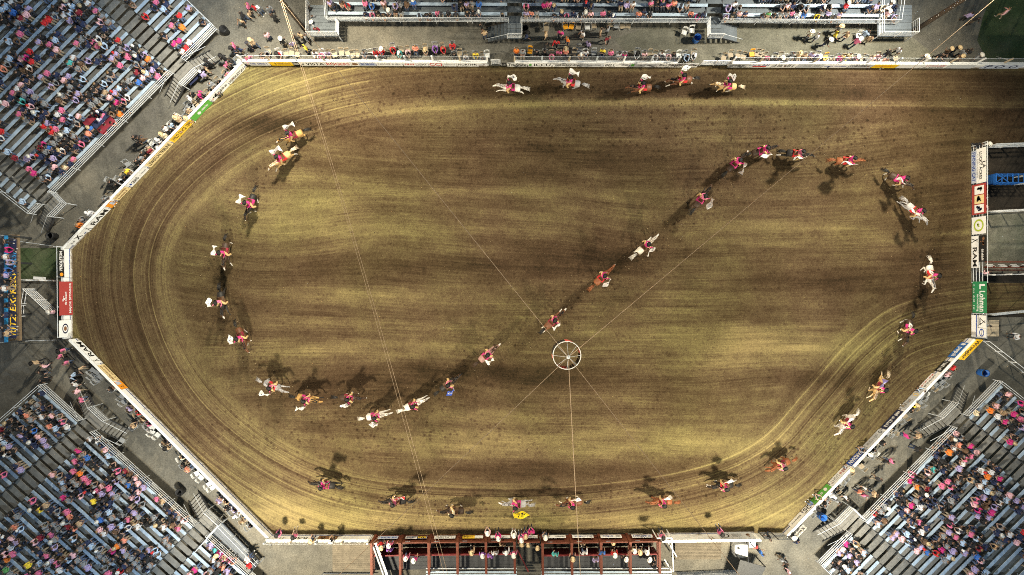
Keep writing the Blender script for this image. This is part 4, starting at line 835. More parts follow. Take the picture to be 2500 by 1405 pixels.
# slots: 0 top, 1 skin, 2 hair, 3 trousers, 4 shoes
def person_data(pose, sub=1):
    sit = pose.startswith('sit'); J = {}; B = []
    lean = {'sit_a': .02, 'sit_b': .2, 'sit_c': -.06, 'stand_a': .02, 'stand_b': .05, 'walk': .06, 'ride': .10}[pose]
    zh = .53 if sit else (1.72 if pose == 'ride' else .93)
    J['hip'] = ((0, 0, zh), (.16, .125)); J['waist'] = ((lean * .4, 0, zh + .2), (.135, .105)); J['chest'] = ((lean * 1.0, 0, zh + .40), (.165, .12)); J['neck'] = ((lean * 1.3, 0, zh + .56), .06)
    J['chin'] = ((lean * 1.5 + .02, 0, zh + .64), .085); J['head'] = ((lean * 1.6 + .015, 0, zh + .76), .105)
    B += [('hip', 'waist', 0), ('waist', 'chest', 0), ('chest', 'neck', 0), ('neck', 'chin', 1), ('chin', 'head', 2)]
    cx, cz = lean, zh + .47
    arms = {'sit_a': (((.08, .27, -.27), (.30, .10, -.36)), ((.08, -.27, -.27), (.30, -.10, -.36))), 'sit_b': (((.16, .25, -.28), (.40, .07, -.36)), ((.16, -.25, -.28), (.40, -.05, -.34))),
            'sit_c': (((.12, .27, -.24), (.24, -.06, -.22)), ((.10, -.27, -.26), (.24, .08, -.26))), 'stand_a': (((-.03, .27, -.29), (.06, .28, -.54)), ((-.03, -.27, -.29), (.07, -.28, -.54))),
            'stand_b': (((.06, .29, -.27), (.26, .14, -.2)), ((-.02, -.28, -.29), (.10, -.27, -.53))), 'walk': (((-.12, .27, -.27), (-.06, .28, -.5)), ((.10, -.27, -.28), (.28, -.24, -.42))),
            'ride': (((.20, .27, -.22), (.42, .08, -.36)), ((.10, -.33, -.16), (.22, -.44, .02)))}[pose]
    for sg, (el, wr), n in ((1, arms[0], 'l'), (-1, arms[1], 'r')):
        J['sh' + n] = ((cx, .165 * sg, cz), .075); J['el' + n] = ((cx + el[0], el[1] * (.86 if pose != 'ride' else 1), cz + el[2]), .05); J['wr' + n] = ((cx + wr[0], wr[1], cz + wr[2]), .036)
        d = Vector(wr) - Vector(el); d.normalize(); J['pm' + n] = (tuple(Vector((cx + wr[0], wr[1], cz + wr[2])) + d * .07), .038)
        B += [('chest', 'sh' + n, 0), ('sh' + n, 'el' + n, 0), ('el' + n, 'wr' + n, 5 if pose != 'ride' else 0), ('wr' + n, 'pm' + n, 1)]
    if sit: legs = [((.20, .11, .05), (.43, .13, .0), (.44, .13, -.42), (.58, .14, -.47)), ((.20, -.11, .05), (.42, -.12, .0), (.47 if pose == 'sit_a' else .36, -.12, -.42), (.60 if pose == 'sit_a' else .50, -.13, -.47))]
    elif pose == 'ride': legs = [((.14, .18, -.03), (.36, .34, -.28), (.20, .38, -.72), (.36, .41, -.76)), ((.14, -.18, -.03), (.36, -.34, -.28), (.20, -.38, -.72), (.36, -.41, -.76))]
    elif pose == 'walk': legs = [((.05, .1, -.1), (.16, .1, -.44), (.10, .1, -.83), (.26, .11, -.88)), ((-.04, -.1, -.1), (-.03, -.1, -.46), (-.26, -.1, -.80), (-.12, -.11, -.87))]
    else: legs = [((.0, .1, -.1), (.02, .12, -.47), (-.02, .13, -.85), (.14, .16, -.89)), ((.0, -.1, -.1), (.03, -.12, -.47), (.0, -.14, -.85), (.16, -.17, -.89))]
    rk = (.092, .068, .046, .042) if pose != 'ride' else (.11, .095, .085, .045)
    for n, lg in zip('lr', legs):
        pr = 'hip'
        for i, (nm, p) in enumerate(zip(('th', 'kn', 'an', 'to'), lg)):
            J[nm + n] = ((p[0], p[1], zh + p[2]), rk[i]); B.append((pr, nm + n, 3 if i < 3 else 4)); pr = nm + n
    co, fs, sl, cen = grow(J, B, sub)
    hx, hy, hz = J['head'][0]
    nearhead = (np.linalg.norm(cen - np.array([hx, hy, hz - .05]), axis=1) < .22) & (cen[:, 2] > zh + .58) & np.isin(sl, (1, 2))
    face = nearhead & (cen[:, 0] > hx + .03) & (cen[:, 2] < hz + .07); sl[nearhead] = 2; sl[face] = 1; sl[(cen[:, 2] < zh + .66) & nearhead & (cen[:, 0] > hx - .04)] = 1
    b = MB(); b.v = [tuple(v) for v in co]; b.f = fs; b.m = [int(s) for s in sl]
    b.box((hx + .115, 0, hz - .06), (.035, .03, .045), 1)                                  # nose
    for s in (-1, 1): b.box((hx + .0, .108 * s, hz - .05), (.05, .02, .06), 1)             # ears
    for n, sg in (('l', 1), ('r', -1)):                                                   # four fingers and a thumb
        pm = Vector(J['pm' + n][0]); d = (pm - Vector(J['wr' + n][0])).normalized(); sd = d.cross(Vector((0, 0, 1))).normalized(); dn = d.cross(sd)
        for i, (o_, ln) in enumerate(((-.03, .055), (-.01, .068), (.01, .065), (.03, .05))):
            p = pm + d * .02 + sd * o_; k = p + d * ln * .5; e_ = k + d * ln * .35 + dn * (.03 if dn.z < 0 else -.03)
            b.tube([p, k, e_], [.010, .009, .007], 4, 1)
        p = pm - d * .03 - sd * sg * .03; b.tube([p, p - sd * sg * .03 + d * .03, p - sd * sg * .03 + d * .06], [.012, .011, .008], 4, 1)
    return b
POSES = ('sit_a', 'sit_b', 'sit_c', 'stand_a', 'stand_b', 'walk', 'ride')
SHIRT = {'white': (.62, .62, .65), 'grey': (.22, .23, .25), 'black': (.016, .016, .018), 'navy': (.02, .03, .08), 'blue': (.04, .14, .45), 'pale blue': (.38, .5, .68), 'pink': (.62, .15, .28), 'pale pink': (.75, .45, .5),
         'magenta': (.52, .03, .19), 'red': (.55, .025, .03), 'orange': (.75, .2, .03), 'salmon': (.72, .26, .18), 'tan': (.45, .32, .2), 'cream': (.7, .6, .42), 'lilac': (.36, .30, .52), 'purple': (.3, .12, .5), 'yellow': (.8, .6, .05),
         'green': (.10, .3, .1), 'teal': (.08, .42, .42), 'maroon': (.22, .02, .035), 'brown': (.12, .07, .04)}
SKINS = [mat('skin_%d' % i, c, .6, 0, .05) for i, c in enumerate(((.34, .21, .155), (.26, .155, .105), (.17, .095, .065)))]
HAIR = {'dark hair': (.02, .014, .01), 'brown hair': (.07, .04, .02), 'fair hair': (.25, .16, .07), 'grey hair': (.18, .18, .18)}
HATS = {'white hat': (.75, .72, .66), 'tan hat': (.55, .42, .25), 'black hat': (.014, .013, .013), 'dark cap': (.03, .03, .04), 'white cap': (.7, .7, .7), 'red cap': (.5, .03, .03)}
JEANS = [mat('jeans_%d' % i, c, .85, 0, .15) for i, c in enumerate(((.03, .045, .09), (.015, .018, .028), (.07, .1, .17), (.25, .2, .14), (.02, .02, .02)))]
SHOES = [mat('shoe_%d' % i, c, .6) for i, c in enumerate(((.5, .48, .46), (.05, .04, .03), (.12, .07, .04)))]
CLOTH = {k: mat('cloth_' + k.replace(' ', '_'), c, .85, 0, .12, 9) for k, c in SHIRT.items()}
HAIRM = {k: mat('hair_' + k.split()[0], c, .7) for k, c in HAIR.items()}; HATM = {k: mat('felt_' + k.replace(' ', '_'), c, .8, 0, .08) for k, c in HATS.items()}
TANL = mat('tan_leather', (.55, .38, .18), .8)
PD = {p: person_data(p) for p in POSES}
PM = {p: PD[p].mesh('person_' + p, [CLOTH['white'], SKINS[0], HAIRM['dark hair'], JEANS[0], SHOES[0], SKINS[0]], True) for p in POSES}
hb = MB(); hb.lathe([(.20, .015), (.205, .0), (.12, -.005), (.105, .0), (.11, .08), (.095, .12), (.04, .105), (.001, .10)], 16, 0, (0, 0, 0), 1.15, .92)
hb.v = [(x, y, z + (abs(y) / .19) ** 2 * .045 if math.hypot(x, y) > .13 else z) for x, y, z in hb.v]
HAT = hb.mesh('cowboy_hat', [HATM['white hat']], True)
cb = MB(); cb.lathe([(.125, -.01), (.118, .05), (.08, .095), (.001, .105)], 12); cb.box((.16, 0, .0), (.12, .17, .015)); CAP = cb.mesh('cap', [HATM['dark cap']], True)
LEAN = {'sit_a': .02, 'sit_b': .2, 'sit_c': -.06, 'stand_a': .02, 'stand_b': .05, 'walk': .06, 'ride': .10}
def set_slot(o, i, m): o.material_slots[i].link = 'OBJECT'; o.material_slots[i].material = m
def person(loc, rz, pose, shirt, head, label, group, sc=1.0, pants=None, skin=None, rr=random):
    o = link('person', PM[pose]); o.location = loc; o.rotation_euler = (0, 0, rz); o.scale = (sc, sc, sc)
    set_slot(o, 0, CLOTH[shirt]); sk_ = skin or SKINS[min(2, int(rr.random() ** 2 * 3))]; set_slot(o, 1, sk_); set_slot(o, 5, sk_ if rr.random() < .5 else CLOTH[shirt]); set_slot(o, 2, HAIRM.get(head) or HAIRM['dark hair' if rr.random() < .5 else 'brown hair'])
    set_slot(o, 3, pants or rr.choice(JEANS)); set_slot(o, 4, rr.choice(SHOES))
    if head in HATS:
        zh = .53 if pose.startswith('sit') else (1.72 if pose == 'ride' else .93)
        h = link('hat', CAP if 'cap' in head else HAT, o, Matrix.Translation((LEAN[pose] * 1.6 + .015, 0, zh + .80)) @ Matrix.Rotation(math.radians(6), 4, 'Y'))
        set_slot(h, 0, HATM[head])
    return tag(o, label, 'person', group)
# ------------------------------------------------------------------ chairs and bins
SEATM = {'tan': (.36, .29, .2), 'orange': (.8, .36, .02), 'white': (.72, .72, .7), 'grey': (.32, .33, .34)}
SEATM = {k: mat('chair_' + k, c, .5, 0, .08) for k, c in SEATM.items()}
def chair_meshes():
    out = []
    b = MB(); b.box((.02, 0, .45), (.40, .42, .03)); out.append(('seat', b, 0))
    b = MB(); n = 5
    vs = []
    for i in range(n + 1):
        y = .42 * (i / n - .5); x = -.25 - .05 * (1 - (2 * i / n - 1) ** 2)
        vs += [(x, y, .66), (x - .04, y, .88), (x + .02, y, .66), (x - .02, y, .88)]
    b.add(vs, [(4 * i, 4 * i + 1, 4 * i + 5, 4 * i + 4) for i in range(n)] + [(4 * i + 2, 4 * i + 6, 4 * i + 7, 4 * i + 3) for i in range(n)] + [(4 * i + 1, 4 * i + 3, 4 * i + 7, 4 * i + 5) for i in range(n)]); out.append(('backrest', b, 0))
    for s in (-1, 1):
        b = MB(); y = .225 * s; b.tube([(-.31, y, .9), (-.22, y, .62), (.2, y, .0)], .013, 5); b.tube([(.1, y * .95, .44), (-.26, y * .95, .0)], .013, 5); out.append(('leg', b, 1))
    return out
CHM = [(nm, b.mesh('chair_' + nm, [SEATM['tan'] if not k else STEEL], False), k) for nm, b, k in chair_meshes()]
def chair(loc, rz, colour, label):
    t = thing('folding_chair', label, 'chair', loc, rz, 'folding chairs beside the arena')
    for nm, me_, k in CHM:
        o = link(nm, me_, t)
        if not k: set_slot(o, 0, SEATM[colour])
def bin_(px, py, label, liner):
    t = thing('trash_barrel', label, 'barrel', P(px, py, .9) * Vector((1, 1, 0)), 0, 'trash barrels on the aprons')
    b = MB(); b.lathe([(.001, .02), (.28, .02), (.3, .3), (.305, .32), (.31, .6), (.32, .62), (.32, .9), (.29, .9), (.27, .2), (.001, .18)], 16); link('barrel', b.mesh('barrel', [liner], True), t)
    b = MB(); b.lathe([(.30, .93), (.33, .92), (.335, .84)], 16); link('liner', b.mesh('liner', [BLACK], True), t)
# ------------------------------------------------------------------ people and chairs beside the arena (photo x, y, top, head)
K = {'w': 'white', 'g': 'grey', 'k': 'black', 'n': 'navy', 'b': 'blue', 'B': 'pale blue', 'p': 'pink', 'P': 'pale pink', 'm': 'magenta', 'r': 'red', 'o': 'orange', 's': 'salmon', 't': 'tan', 'c': 'cream', 'l': 'lilac', 'u': 'purple', 'y': 'yellow', 'e': 'teal', 'M': 'maroon', 'N': 'brown'}
HD = {'d': 'dark hair', 'b': 'brown hair', 'f': 'fair hair', 'g': 'grey hair', 'W': 'white hat', 'T': 'tan hat', 'K': 'black hat', 'C': 'dark cap', 'w': 'white cap', 'R': 'red cap'}
def toward(p):  # inward direction from the nearest fence side
    best = None
    for sd in (N_, NW, SW, SE):
        a = (p - sd.A).dot(sd.r); d = abs((p - sd.A).dot(sd.n)) + max(0, -a) + max(0, a - sd.L)
        if best is None or d < best[0]: best = (d, sd)
    return math.atan2(best[1].n.y, best[1].n.x)
def rowpeople(txt, where, seated=True, yaw=None, z=0.0, group=None, aim=None):
    items = [q.split(',') for q in txt.split()]; items.sort(key=lambda q: float(q[1 if 'top' in where.split(',')[0] else 0]))
    for i, (x, y, c) in enumerate(items):
        x, y = float(x), float(y); hd = HD[c[1]]; sh = K[c[0]]; rr = random.Random(int(x * 7 + y * 13))
        pose = rr.choice(('sit_a', 'sit_b', 'sit_c')) if seated else rr.choice(('stand_a', 'stand_b', 'walk'))
        p = P(x, y, z + (.95 if seated else 1.3)); q = Vector((p.x, p.y, z))
        yw = (yaw if yaw is not None else (toward(q) if seated else rr.uniform(0, 6.28))) + rr.uniform(-.25, .25)
        lab = '%s person, %s top, %s, %s %s' % ('seated' if seated else 'standing', sh, hd, ordw(i), where)
        person(q, yw, pose, sh, hd, lab, group or 'spectators beside the arena', rr.uniform(.95, 1.06), None, None, rr)
        if seated and z == 0: chair(Vector((q.x, q.y, 0)) , yw, rr.choice(('tan', 'tan', 'grey', 'grey', 'white')), 'occupied folding chair, %s %s' % (ordw(i), where))
rowpeople('639,137,kd 650,122,gg 677,126,rK 769,130,wd 784,128,pd 800,129,lg 889,129,gd 902,128,kd 916,126,rd 932,122,rW 957,113,rb 977,122,ew 994,120,Pg 1014,118,sf 1037,115,ct 1061,110,up 1080,112,rf 1104,109,rd 1109,133,kd 1136,134,wg 1161,132,yf 1176,135,gd'.replace('ct', 'cT').replace('up', 'ud'),
          'from left, left third of top fence')
rowpeople('1261,124,of 1276,130,gd 1310,130,kd 1330,128,kd 1347,130,pb 1365,129,pb 1381,126,sT 1417,134,tw 1430,127,wd 1472,125,yg 1492,129,pf 1512,134,wd 1525,134,mb 1541,132,kd 1557,125,wK 1574,131,Pb 1601,131,wd 1616,131,wb 1631,131,Pb 1645,135,kd 1675,131,Bd 1696,127,ww',
          'from left, middle third of top fence')
rowpeople('1872,136,pd 1894,137,kb 1909,135,wW 1921,140,cf 1936,135,gd 1952,135,tT 1966,136,tb 1982,136,ld 2000,132,lW 2031,145,cf 2051,139,mf 2064,140,yd 2075,137,cd 2092,140,pW 2119,143,gd 2130,144,Pf 2147,135,Pd 2162,145,sd', 'from left, right third of top fence')
rowpeople('549,179,pf 530,195,kd 515,207,gd 524,218,gd 505,226,tb 457,270,tg 452,285,ct 436,292,tT 430,284,cb 415,305,Bd 424,311,gd 402,315,wd 400,332,ct 386,344,ww 362,364,tb 350,376,kd 366,370,Md 335,396,kd 343,388,gd 310,419,yf 300,429,kd 285,439,wd 262,441,kd 264,479,gd 256,487,gg 219,522,ww 200,539,gd 191,549,of'.replace('ct', 'cT'),
          'from top, upper left fence')
rowpeople('270,950,kd 314,1000,ld 331,1012,rd 347,1025,tb 355,1040,pd 322,1042,tb 397,1084,td 407,1094,tK 437,1121,cb 445,1137,kd 457,1147,sf 534,1223,ld 546,1232,tb 555,1241,kd 565,1252,lg 575,1260,ww 590,1274,tf 604,1290,gd', 'from top, lower left fence')
rowpeople('2327,899,rd 2316,916,Pd 2262,960,Bd 2239,996,yT 2225,1000,kd 2155,1082,kd 2140,1106,gd 2128,1114,kW 2116,1104,gd 2080,1153,gT 2047,1198,kd 2032,1210,ww 2021,1224,gd 2008,1224,cb 2013,1234,kd 1991,1239,gK', 'from top, lower right fence')
rowpeople('605,15,pf 620,19,rd 632,22,gw 606,31,td 592,37,kd 587,50,tb 569,110,pf 564,122,kK 584,122,nd 604,110,kC 617,104,tT 546,142,kK 549,156,pd 565,147,kd 605,140,pf 507,154,kK 502,169,tb 496,182,lw 485,230,md 467,230,kd 462,240,wg 337,337,kd 327,335,kd 347,343,Nd', 'from top, upper left apron', False)
rowpeople('655,20,gd 668,42,kd 652,86,Pb 690,102,kW 712,106,lg 722,95,kd 733,88,td 745,90,gd 745,116,yd 757,25,kd 764,40,gd 760,60,wW 772,70,Md', 'from left, corner apron beside mast', False)
rowpeople('1334,85,tf 1369,79,mf 1386,96,of 1359,102,rd 1331,110,kd 1424,81,wd 1436,107,ld 1467,75,td 1486,72,gd 1484,92,Md 1176,62,kd 1183,82,tf 1285,84,nK', 'from left, apron below top stand', False)
rowpeople('1982,82,cW 1997,87,wd 2020,101,kW 2092,102,pW 2052,70,gT 2042,82,yd 2070,85,tb 2115,82,Bd 2127,92,tb 2197,122,wd 2168,130,kd', 'from left, apron below right stand end', False)
rowpeople('2258,141,kW 2300,133,kd 2318,125,NT 2335,118,kT 2341,142,NT 2352,130,gd 2365,126,kd 2388,138,gW 2310,140,kd 2369,37,ld 2387,45,kd 2459,29,Pf 2175,12,lW', 'from left, apron near right lawn', False)
rowpeople('149,855,pK 142,871,pd 157,886,pd 85,885,tK 104,896,Pf 97,912,kd 100,929,kd 176,917,Bd 180,940,wd 194,900,tK 187,957,Pb 195,977,pb 128,764,PW', 'from top, lower left apron', False)
rowpeople('2244,1065,tf 2215,1066,md 2239,1095,kd 2163,1126,kd 2177,1128,pd 2144,1171,kd 2069,1217,wd 2047,1224,gd 2115,1194,wb 2112,1209,pg 2102,1202,sd 2135,1207,tb 1937,1310,kW 1947,1322,nd 1920,1376,kd 1881,1315,kd 1928,1400,Pd 1912,1368,gd 1858,1352,bd 2486,822,wd 2411,795,gd 2408,352,wW 2396,350,kd 2411,507,Pd 2412,668,Pd', 'from top, right and lower right aprons', False)
IND = math.radians(90)
rowpeople('928,1330,rd 951,1332,pW 933,1338,gT 950,1345,ud', 'from left at left end of chutes', False, IND, 1.03)
rowpeople('991,1364,pW 1011,1368,mW 1152,1350,tT 1178,1356,uW 1196,1361,ud 1208,1353,wd 1236,1351,ww 1254,1353,pW', 'from left on left chute catwalk', False, IND, 1.03)
rowpeople('1355,1357,ed 1398,1363,kT 1427,1353,wd 1470,1353,bd 1455,1371,ld 1500,1354,rW 1527,1365,kW 1548,1346,cW 1561,1347,tT 1578,1349,wW 1583,1363,kW 1594,1378,kd', 'from left on right chute catwalk', False, IND, 1.03)
rowpeople('1273,1328,tT 1289,1329,gT 1311,1337,kT 1422,1330,td 1226,1332,td 1331,1312,gW 1496,1326,tT', 'from left leaning in the chutes', False, IND, .2)
def on_rail(txt, where, z):
    for i, q in enumerate(txt.split()):
        x, y, c = q.split(','); p = P(float(x), float(y), z + .3); rr = random.Random(int(x))
        person(Vector((p.x, p.y, z - .5)), IND + rr.uniform(-.3, .3), rr.choice(('sit_a', 'sit_b')), K[c[0]], HD[c[1]], 'perched person, %s top, %s, %s %s' % (K[c[0]], HD[c[1]], ordw(i), where), 'people perched on the rails', 1, None, None, rr)
on_rail('678,1312,pK 720,1309,pK 763,1327,tT 808,1329,ww', 'from left, fence left of chutes', 1.6)
on_rail('1192,1308,PW 1217,1312,mW 1254,1313,wW 1273,1316,pW 1283,1307,mT 1298,1301,mb', 'from left on the chute gates', 2.05)
on_rail('1616,1310,pK 1759,1302,pK', 'from left, fence right of chutes', 2.0)
rowpeople('519,1342,ld 532,1354,mT 546,1365,tg 561,1380,sd 603,1368,wd 607,1383,rd', 'from left on the lower left deck', True, math.radians(45), 1.03)
rowpeople('2,590,kd 8,610,md 12,628,wd 10,640,ld 6,660,bd 12,672,ld 8,690,kd 10,704,wd 10,722,kd 6,745,kd 10,770,nd 8,800,kd 12,815,td', 'from the top in the announcer stand', True, 0.0, 3.0)
def chairs(txt, where, yaw=None):
    for i, q in enumerate(sorted(txt.split(), key=lambda q: float(q.split(',')[1 if 'top' in where.split('beside')[0].split('below')[0] else 0]))):
        x, y, c = q.split(','); p = P(float(x), float(y), .5); p.z = 0; rr = random.Random(int(float(x)) + 5)
        chair(p, (toward(p) if yaw is None else yaw) + rr.uniform(-.3, .3), {'t': 'tan', 'o': 'orange', 'w': 'white', 'g': 'grey'}[c], 'empty %s folding chair, %s %s' % ({'t': 'tan', 'o': 'orange', 'w': 'white', 'g': 'grey'}[c], ordw(i), where))
chairs('699,132,t 712,129,t 725,133,t 817,134,t 834,129,t 849,130,t 862,135,t 872,134,t 1122,131,t 1189,135,w 1294,125,o 1402,130,t 1414,120,g 1450,129,g 1587,132,t 1657,135,w 1767,141,t 1784,134,t 1802,136,t 1815,139,t 1836,132,o 1849,132,t 1860,134,t 2016,141,o 2107,144,t 2187,142,t', 'from left beside top fence')
chairs('1381,65,o 1395,65,o 1412,66,t 1434,66,w 1451,63,t 1491,60,t 1505,63,g 1520,64,t 1534,63,t 1671,79,w 1689,74,w 1334,69,t 2097,87,w', 'from left below the top stand', math.radians(-90))
chairs('582,151,g 575,160,g 489,245,t 475,250,t 470,262,g 480,257,t 462,260,g 380,356,w 374,352,w 311,401,g', 'from top beside upper left fence')
chairs('225,905,g 235,912,g 226,917,g 242,922,g 236,929,g 297,969,g 302,982,g 371,1045,w 371,1056,w 384,1063,w 480,1157,w 490,1167,w 510,1184,w 517,1191,w 297,1076,g', 'from top beside lower left fence')
chairs('2297,920,g 2302,935,g 2287,942,g 2276,946,t 2250,970,g 2247,985,g 2210,1017,t 2197,1025,g 2175,1042,g 2168,1058,g 2180,1055,t 2104,1140,t 2052,1175,g 2060,1165,g 1979,1252,g', 'from top beside lower right fence')
for x, y, lb, l_ in ((544, 71, 'black trash barrel by the end of the upper left stand', BLACK), (1282, 68, 'black trash barrel at the foot of the grey top stairs', BLACK), (1704, 91, 'blue trash barrel below the white stairs of the top stand', BLUEP), (120, 576, 'dark trash barrel near the left end corner', BLACK),
                     (436, 1204, 'dark trash barrel below the lower left stand rail', BLACK), (2011, 1265, 'blue trash barrel beside the lower right stairs', BLUEP), (2407, 912, 'black and blue trash barrel near the right corner', BLUEP), (180, 930, 'dark trash barrel above the lower left stand', BLACK)): bin_(x, y, lb, l_)
# ------------------------------------------------------------------ the crowd in the stands
WT = [('black', 24), ('grey', 20), ('white', 7), ('navy', 20), ('pale blue', 8), ('pink', 8), ('pale pink', 8), ('magenta', 1.2), ('red', 1), ('orange', .3), ('salmon', 2), ('tan', 2.5), ('cream', 1), ('lilac', 13), ('blue', 1.5), ('maroon', 2), ('brown', 6), ('teal', 1), ('green', .5), ('yellow', .2)]
WN, WP = [a for a, _ in WT], [b for _, b in WT]
HW = [('dark hair', 12), ('brown hair', 9), ('fair hair', 2), ('grey hair', 1.5), ('white hat', .8), ('tan hat', .5), ('black hat', 1), ('dark cap', 3), ('white cap', .8), ('red cap', .3)]
HN, HP = [a for a, _ in HW], [b for _, b in HW]
NOTE = [(120, 45, 'red'), (103, 58, 'red'), (250, 10, 'magenta'), (238, 22, 'pink'), (435, 52, 'orange'), (335, 32, 'red'), (285, 92, 'red'), (420, 97, 'magenta'), (430, 86, 'magenta'), (68, 130, 'red'), (60, 137, 'magenta'), (285, 150, 'pink'), (299, 138, 'pink'), (355, 135, 'orange'), (28, 235, 'pink'), (458, 115, 'red'),
        (100, 336, 'magenta'), (115, 318, 'red'), (127, 308, 'pink'), (210, 315, 'salmon'), (258, 325, 'red'), (256, 340, 'red'), (228, 312, 'blue'), (182, 187, 'pale blue'), (330, 190, 'blue'), (410, 165, 'teal'), (290, 272, 'orange'), (80, 421, 'magenta'), (180, 443, 'orange'), (63, 408, 'pink'), (92, 357, 'maroon'),
        (162, 998, 'magenta'), (152, 987, 'red'), (118, 1037, 'salmon'), (175, 1010, 'lilac'), (107, 1139, 'magenta'), (172, 1151, 'pink'), (183, 1157, 'orange'), (202, 1170, 'pink'), (208, 1178, 'pink'), (152, 1216, 'magenta'), (187, 1106, 'magenta'), (244, 1076, 'magenta'), (307, 1265, 'pink'), (286, 1345, 'orange'), (220, 1228, 'yellow'),
        (450, 1358, 'magenta'), (485, 1390, 'magenta'), (290, 1400, 'red'), (80, 1320, 'maroon'), (305, 1150, 'maroon'), (205, 1325, 'navy'), (265, 1265, 'grey'),
        (2430, 1267, 'magenta'), (2322, 1112, 'orange'), (2475, 1096, 'magenta'), (2375, 1092, 'magenta'), (2422, 1180, 'orange'), (2448, 1168, 'magenta'), (2228, 1245, 'magenta'), (2392, 1248, 'magenta'), (2060, 1330, 'magenta'), (2310, 1358, 'magenta'), (2348, 1093, 'salmon'), (2396, 1233, 'pink'), (2215, 1173, 'magenta'), (2231, 1160, 'pink'), (2428, 1008, 'orange'), (2478, 1009, 'magenta'), (2500, 1000, 'magenta'), (2270, 1362, 'blue'), (2364, 1333, 'pale blue'), (2162, 1330, 'orange'), (2250, 1276, 'pink'), (2490, 1020, 'pink'),
        (851, 8, 'red'), (892, 5, 'pink'), (912, 27, 'pink'), (1290, 8, 'pink'), (1325, 7, 'magenta'), (1342, 8, 'pink'), (1388, 28, 'pink'), (1466, 28, 'pink'), (1632, 10, 'pink'), (1704, 28, 'magenta'), (2000, 32, 'yellow'), (2076, 18, 'red'), (1968, 32, 'blue'), (1555, 26, 'salmon'), (930, 8, 'pale pink')]
WHERE = {'nw': 'upper left stand', 'sw': 'lower left stand', 'se': 'lower right stand', 'n': 'top stand'}
FRONT = {'nw': 0, 'sw': 0, 'se': 0, 'n': 1}
crowd = []
for key, seats in SEATS.items():
    rr = random.Random({'nw': 11, 'sw': 12, 'se': 13, 'n': 14}[key]); rows = {}
    for p, yw, k, s in seats: rows.setdefault(k, []).append((s, p, yw))
    notes = {}
    for x, y, c in NOTE:
        bestd, bk = 15., None
        for k, rw in rows.items():
            for j, (s, p, yw) in enumerate(rw):
                kk = S * H / (H - p.z - 1.0); d = math.hypot(1250 + p.x * kk - x, 702.5 - p.y * kk - y)
                if d < bestd: bestd, bk = d, (k, j)
        if bk: notes[bk] = c
    for k, rw in rows.items():
        state = rr.random() < .6; run = 0; col = None; cnt = 0
        for j, (s, p, yw) in enumerate(rw):
            if run <= 0:
                state = not state; run = rr.choice((2, 2, 3, 4, 5, 7)) if state else rr.choice((1, 2, 2, 3, 4, 6, 7))
                if key == 'n' and k > 2: state = rr.random() < .5
            run -= 1
            if not state and (k, j) not in notes: continue
            sh = notes.get((k, j)) or rr.choices(WN, WP)[0]; hd = rr.choices(HN, HP)[0]; sc = rr.uniform(.83, .95); pose = rr.choice(('sit_a', 'sit_a', 'sit_b', 'sit_c'))
            q = p + Vector((rr.uniform(-.06, .06), rr.uniform(-.06, .06), 0)); yaw = yw + rr.uniform(-.3, .3)
            q.z = p.z + .455 - .455 * sc
            if k < FRONT[key]:
                person(q, yaw, pose, sh, hd, 'person in %s top with %s, %s row, %s from left, %s' % (sh, hd, ordw(k), ordw(cnt), WHERE[key]), 'spectators seated in the stands', sc, None, None, rr)
            else: crowd.append((q, yaw, pose, sh, hd, sc, rr.randint(0, 4), rr.randint(0, 2), min(2, int(rr.random() ** 2 * 3))))
            cnt += 1
# everyone further back is one mass
LOW = {p: person_data(p, 0) for p in ('sit_a', 'sit_b', 'sit_c')}
pal = [CLOTH[k] for k in SHIRT] + SKINS + [HAIRM[k] for k in HAIR] + JEANS + SHOES + [HATM[k] for k in HATS]; pix = {m.name: i for i, m in enumerate(pal)}
LV = {p: (np.array(b.v), [np.array(f) for f in b.f], np.array(b.m)) for p, b in LOW.items()}
hv, hf = np.array(hb.v), [tuple(f) for f in hb.f]; cv, cf = np.array(cb.v), [tuple(f) for f in cb.f]
AV, AF, AM = [], [], []; off = 0
for q, yaw, pose, sh, hd, sc, jn, sn, sk in crowd:
    v_, f_, m_ = LV[pose]; c, s = math.cos(yaw) * sc, math.sin(yaw) * sc; R = np.array([[c, -s, 0], [s, c, 0], [0, 0, sc]])
    AV.append(v_ @ R.T + np.array(q)); AF += [tuple(int(i) + off for i in f) for f in f_]
    tb = np.array([pix[CLOTH[sh].name], pix[SKINS[sk].name], pix[HAIRM.get(hd, HAIRM['brown hair']).name], pix[JEANS[jn].name], pix[SHOES[sn].name], pix[SKINS[sk].name] if (jn + sn + len(AF)) % 5 < 2 else pix[CLOTH[sh].name]]); AM.append(tb[m_]); off += len(v_)
    if hd in HATS:
        w_, g_ = (cv, cf) if 'cap' in hd else (hv, hf); w2 = w_ + np.array([LEAN[pose] * 1.6 + .015, 0, .53 + .80]); AV.append(w2 @ R.T + np.array(q)); AF += [tuple(i + off for i in f) for f in g_]
        AM.append(np.full(len(g_), pix[HATM[hd].name])); off += len(w_)
me = bpy.data.meshes.new('crowd'); me.from_pydata(np.concatenate(AV).tolist(), [], AF)
for m in pal: me.materials.append(m)
me.polygons.foreach_set('material_index', np.concatenate(AM).astype(np.int32)); me.polygons.foreach_set('use_smooth', np.ones(len(AF), bool)); me.update()
tag(link('crowd', me), 'mass of seated spectators filling the rear rows of the stands', 'crowd', None, 'stuff')
print('crowd', len(crowd), 'tris~', sum(len(f) - 2 for f in AF))
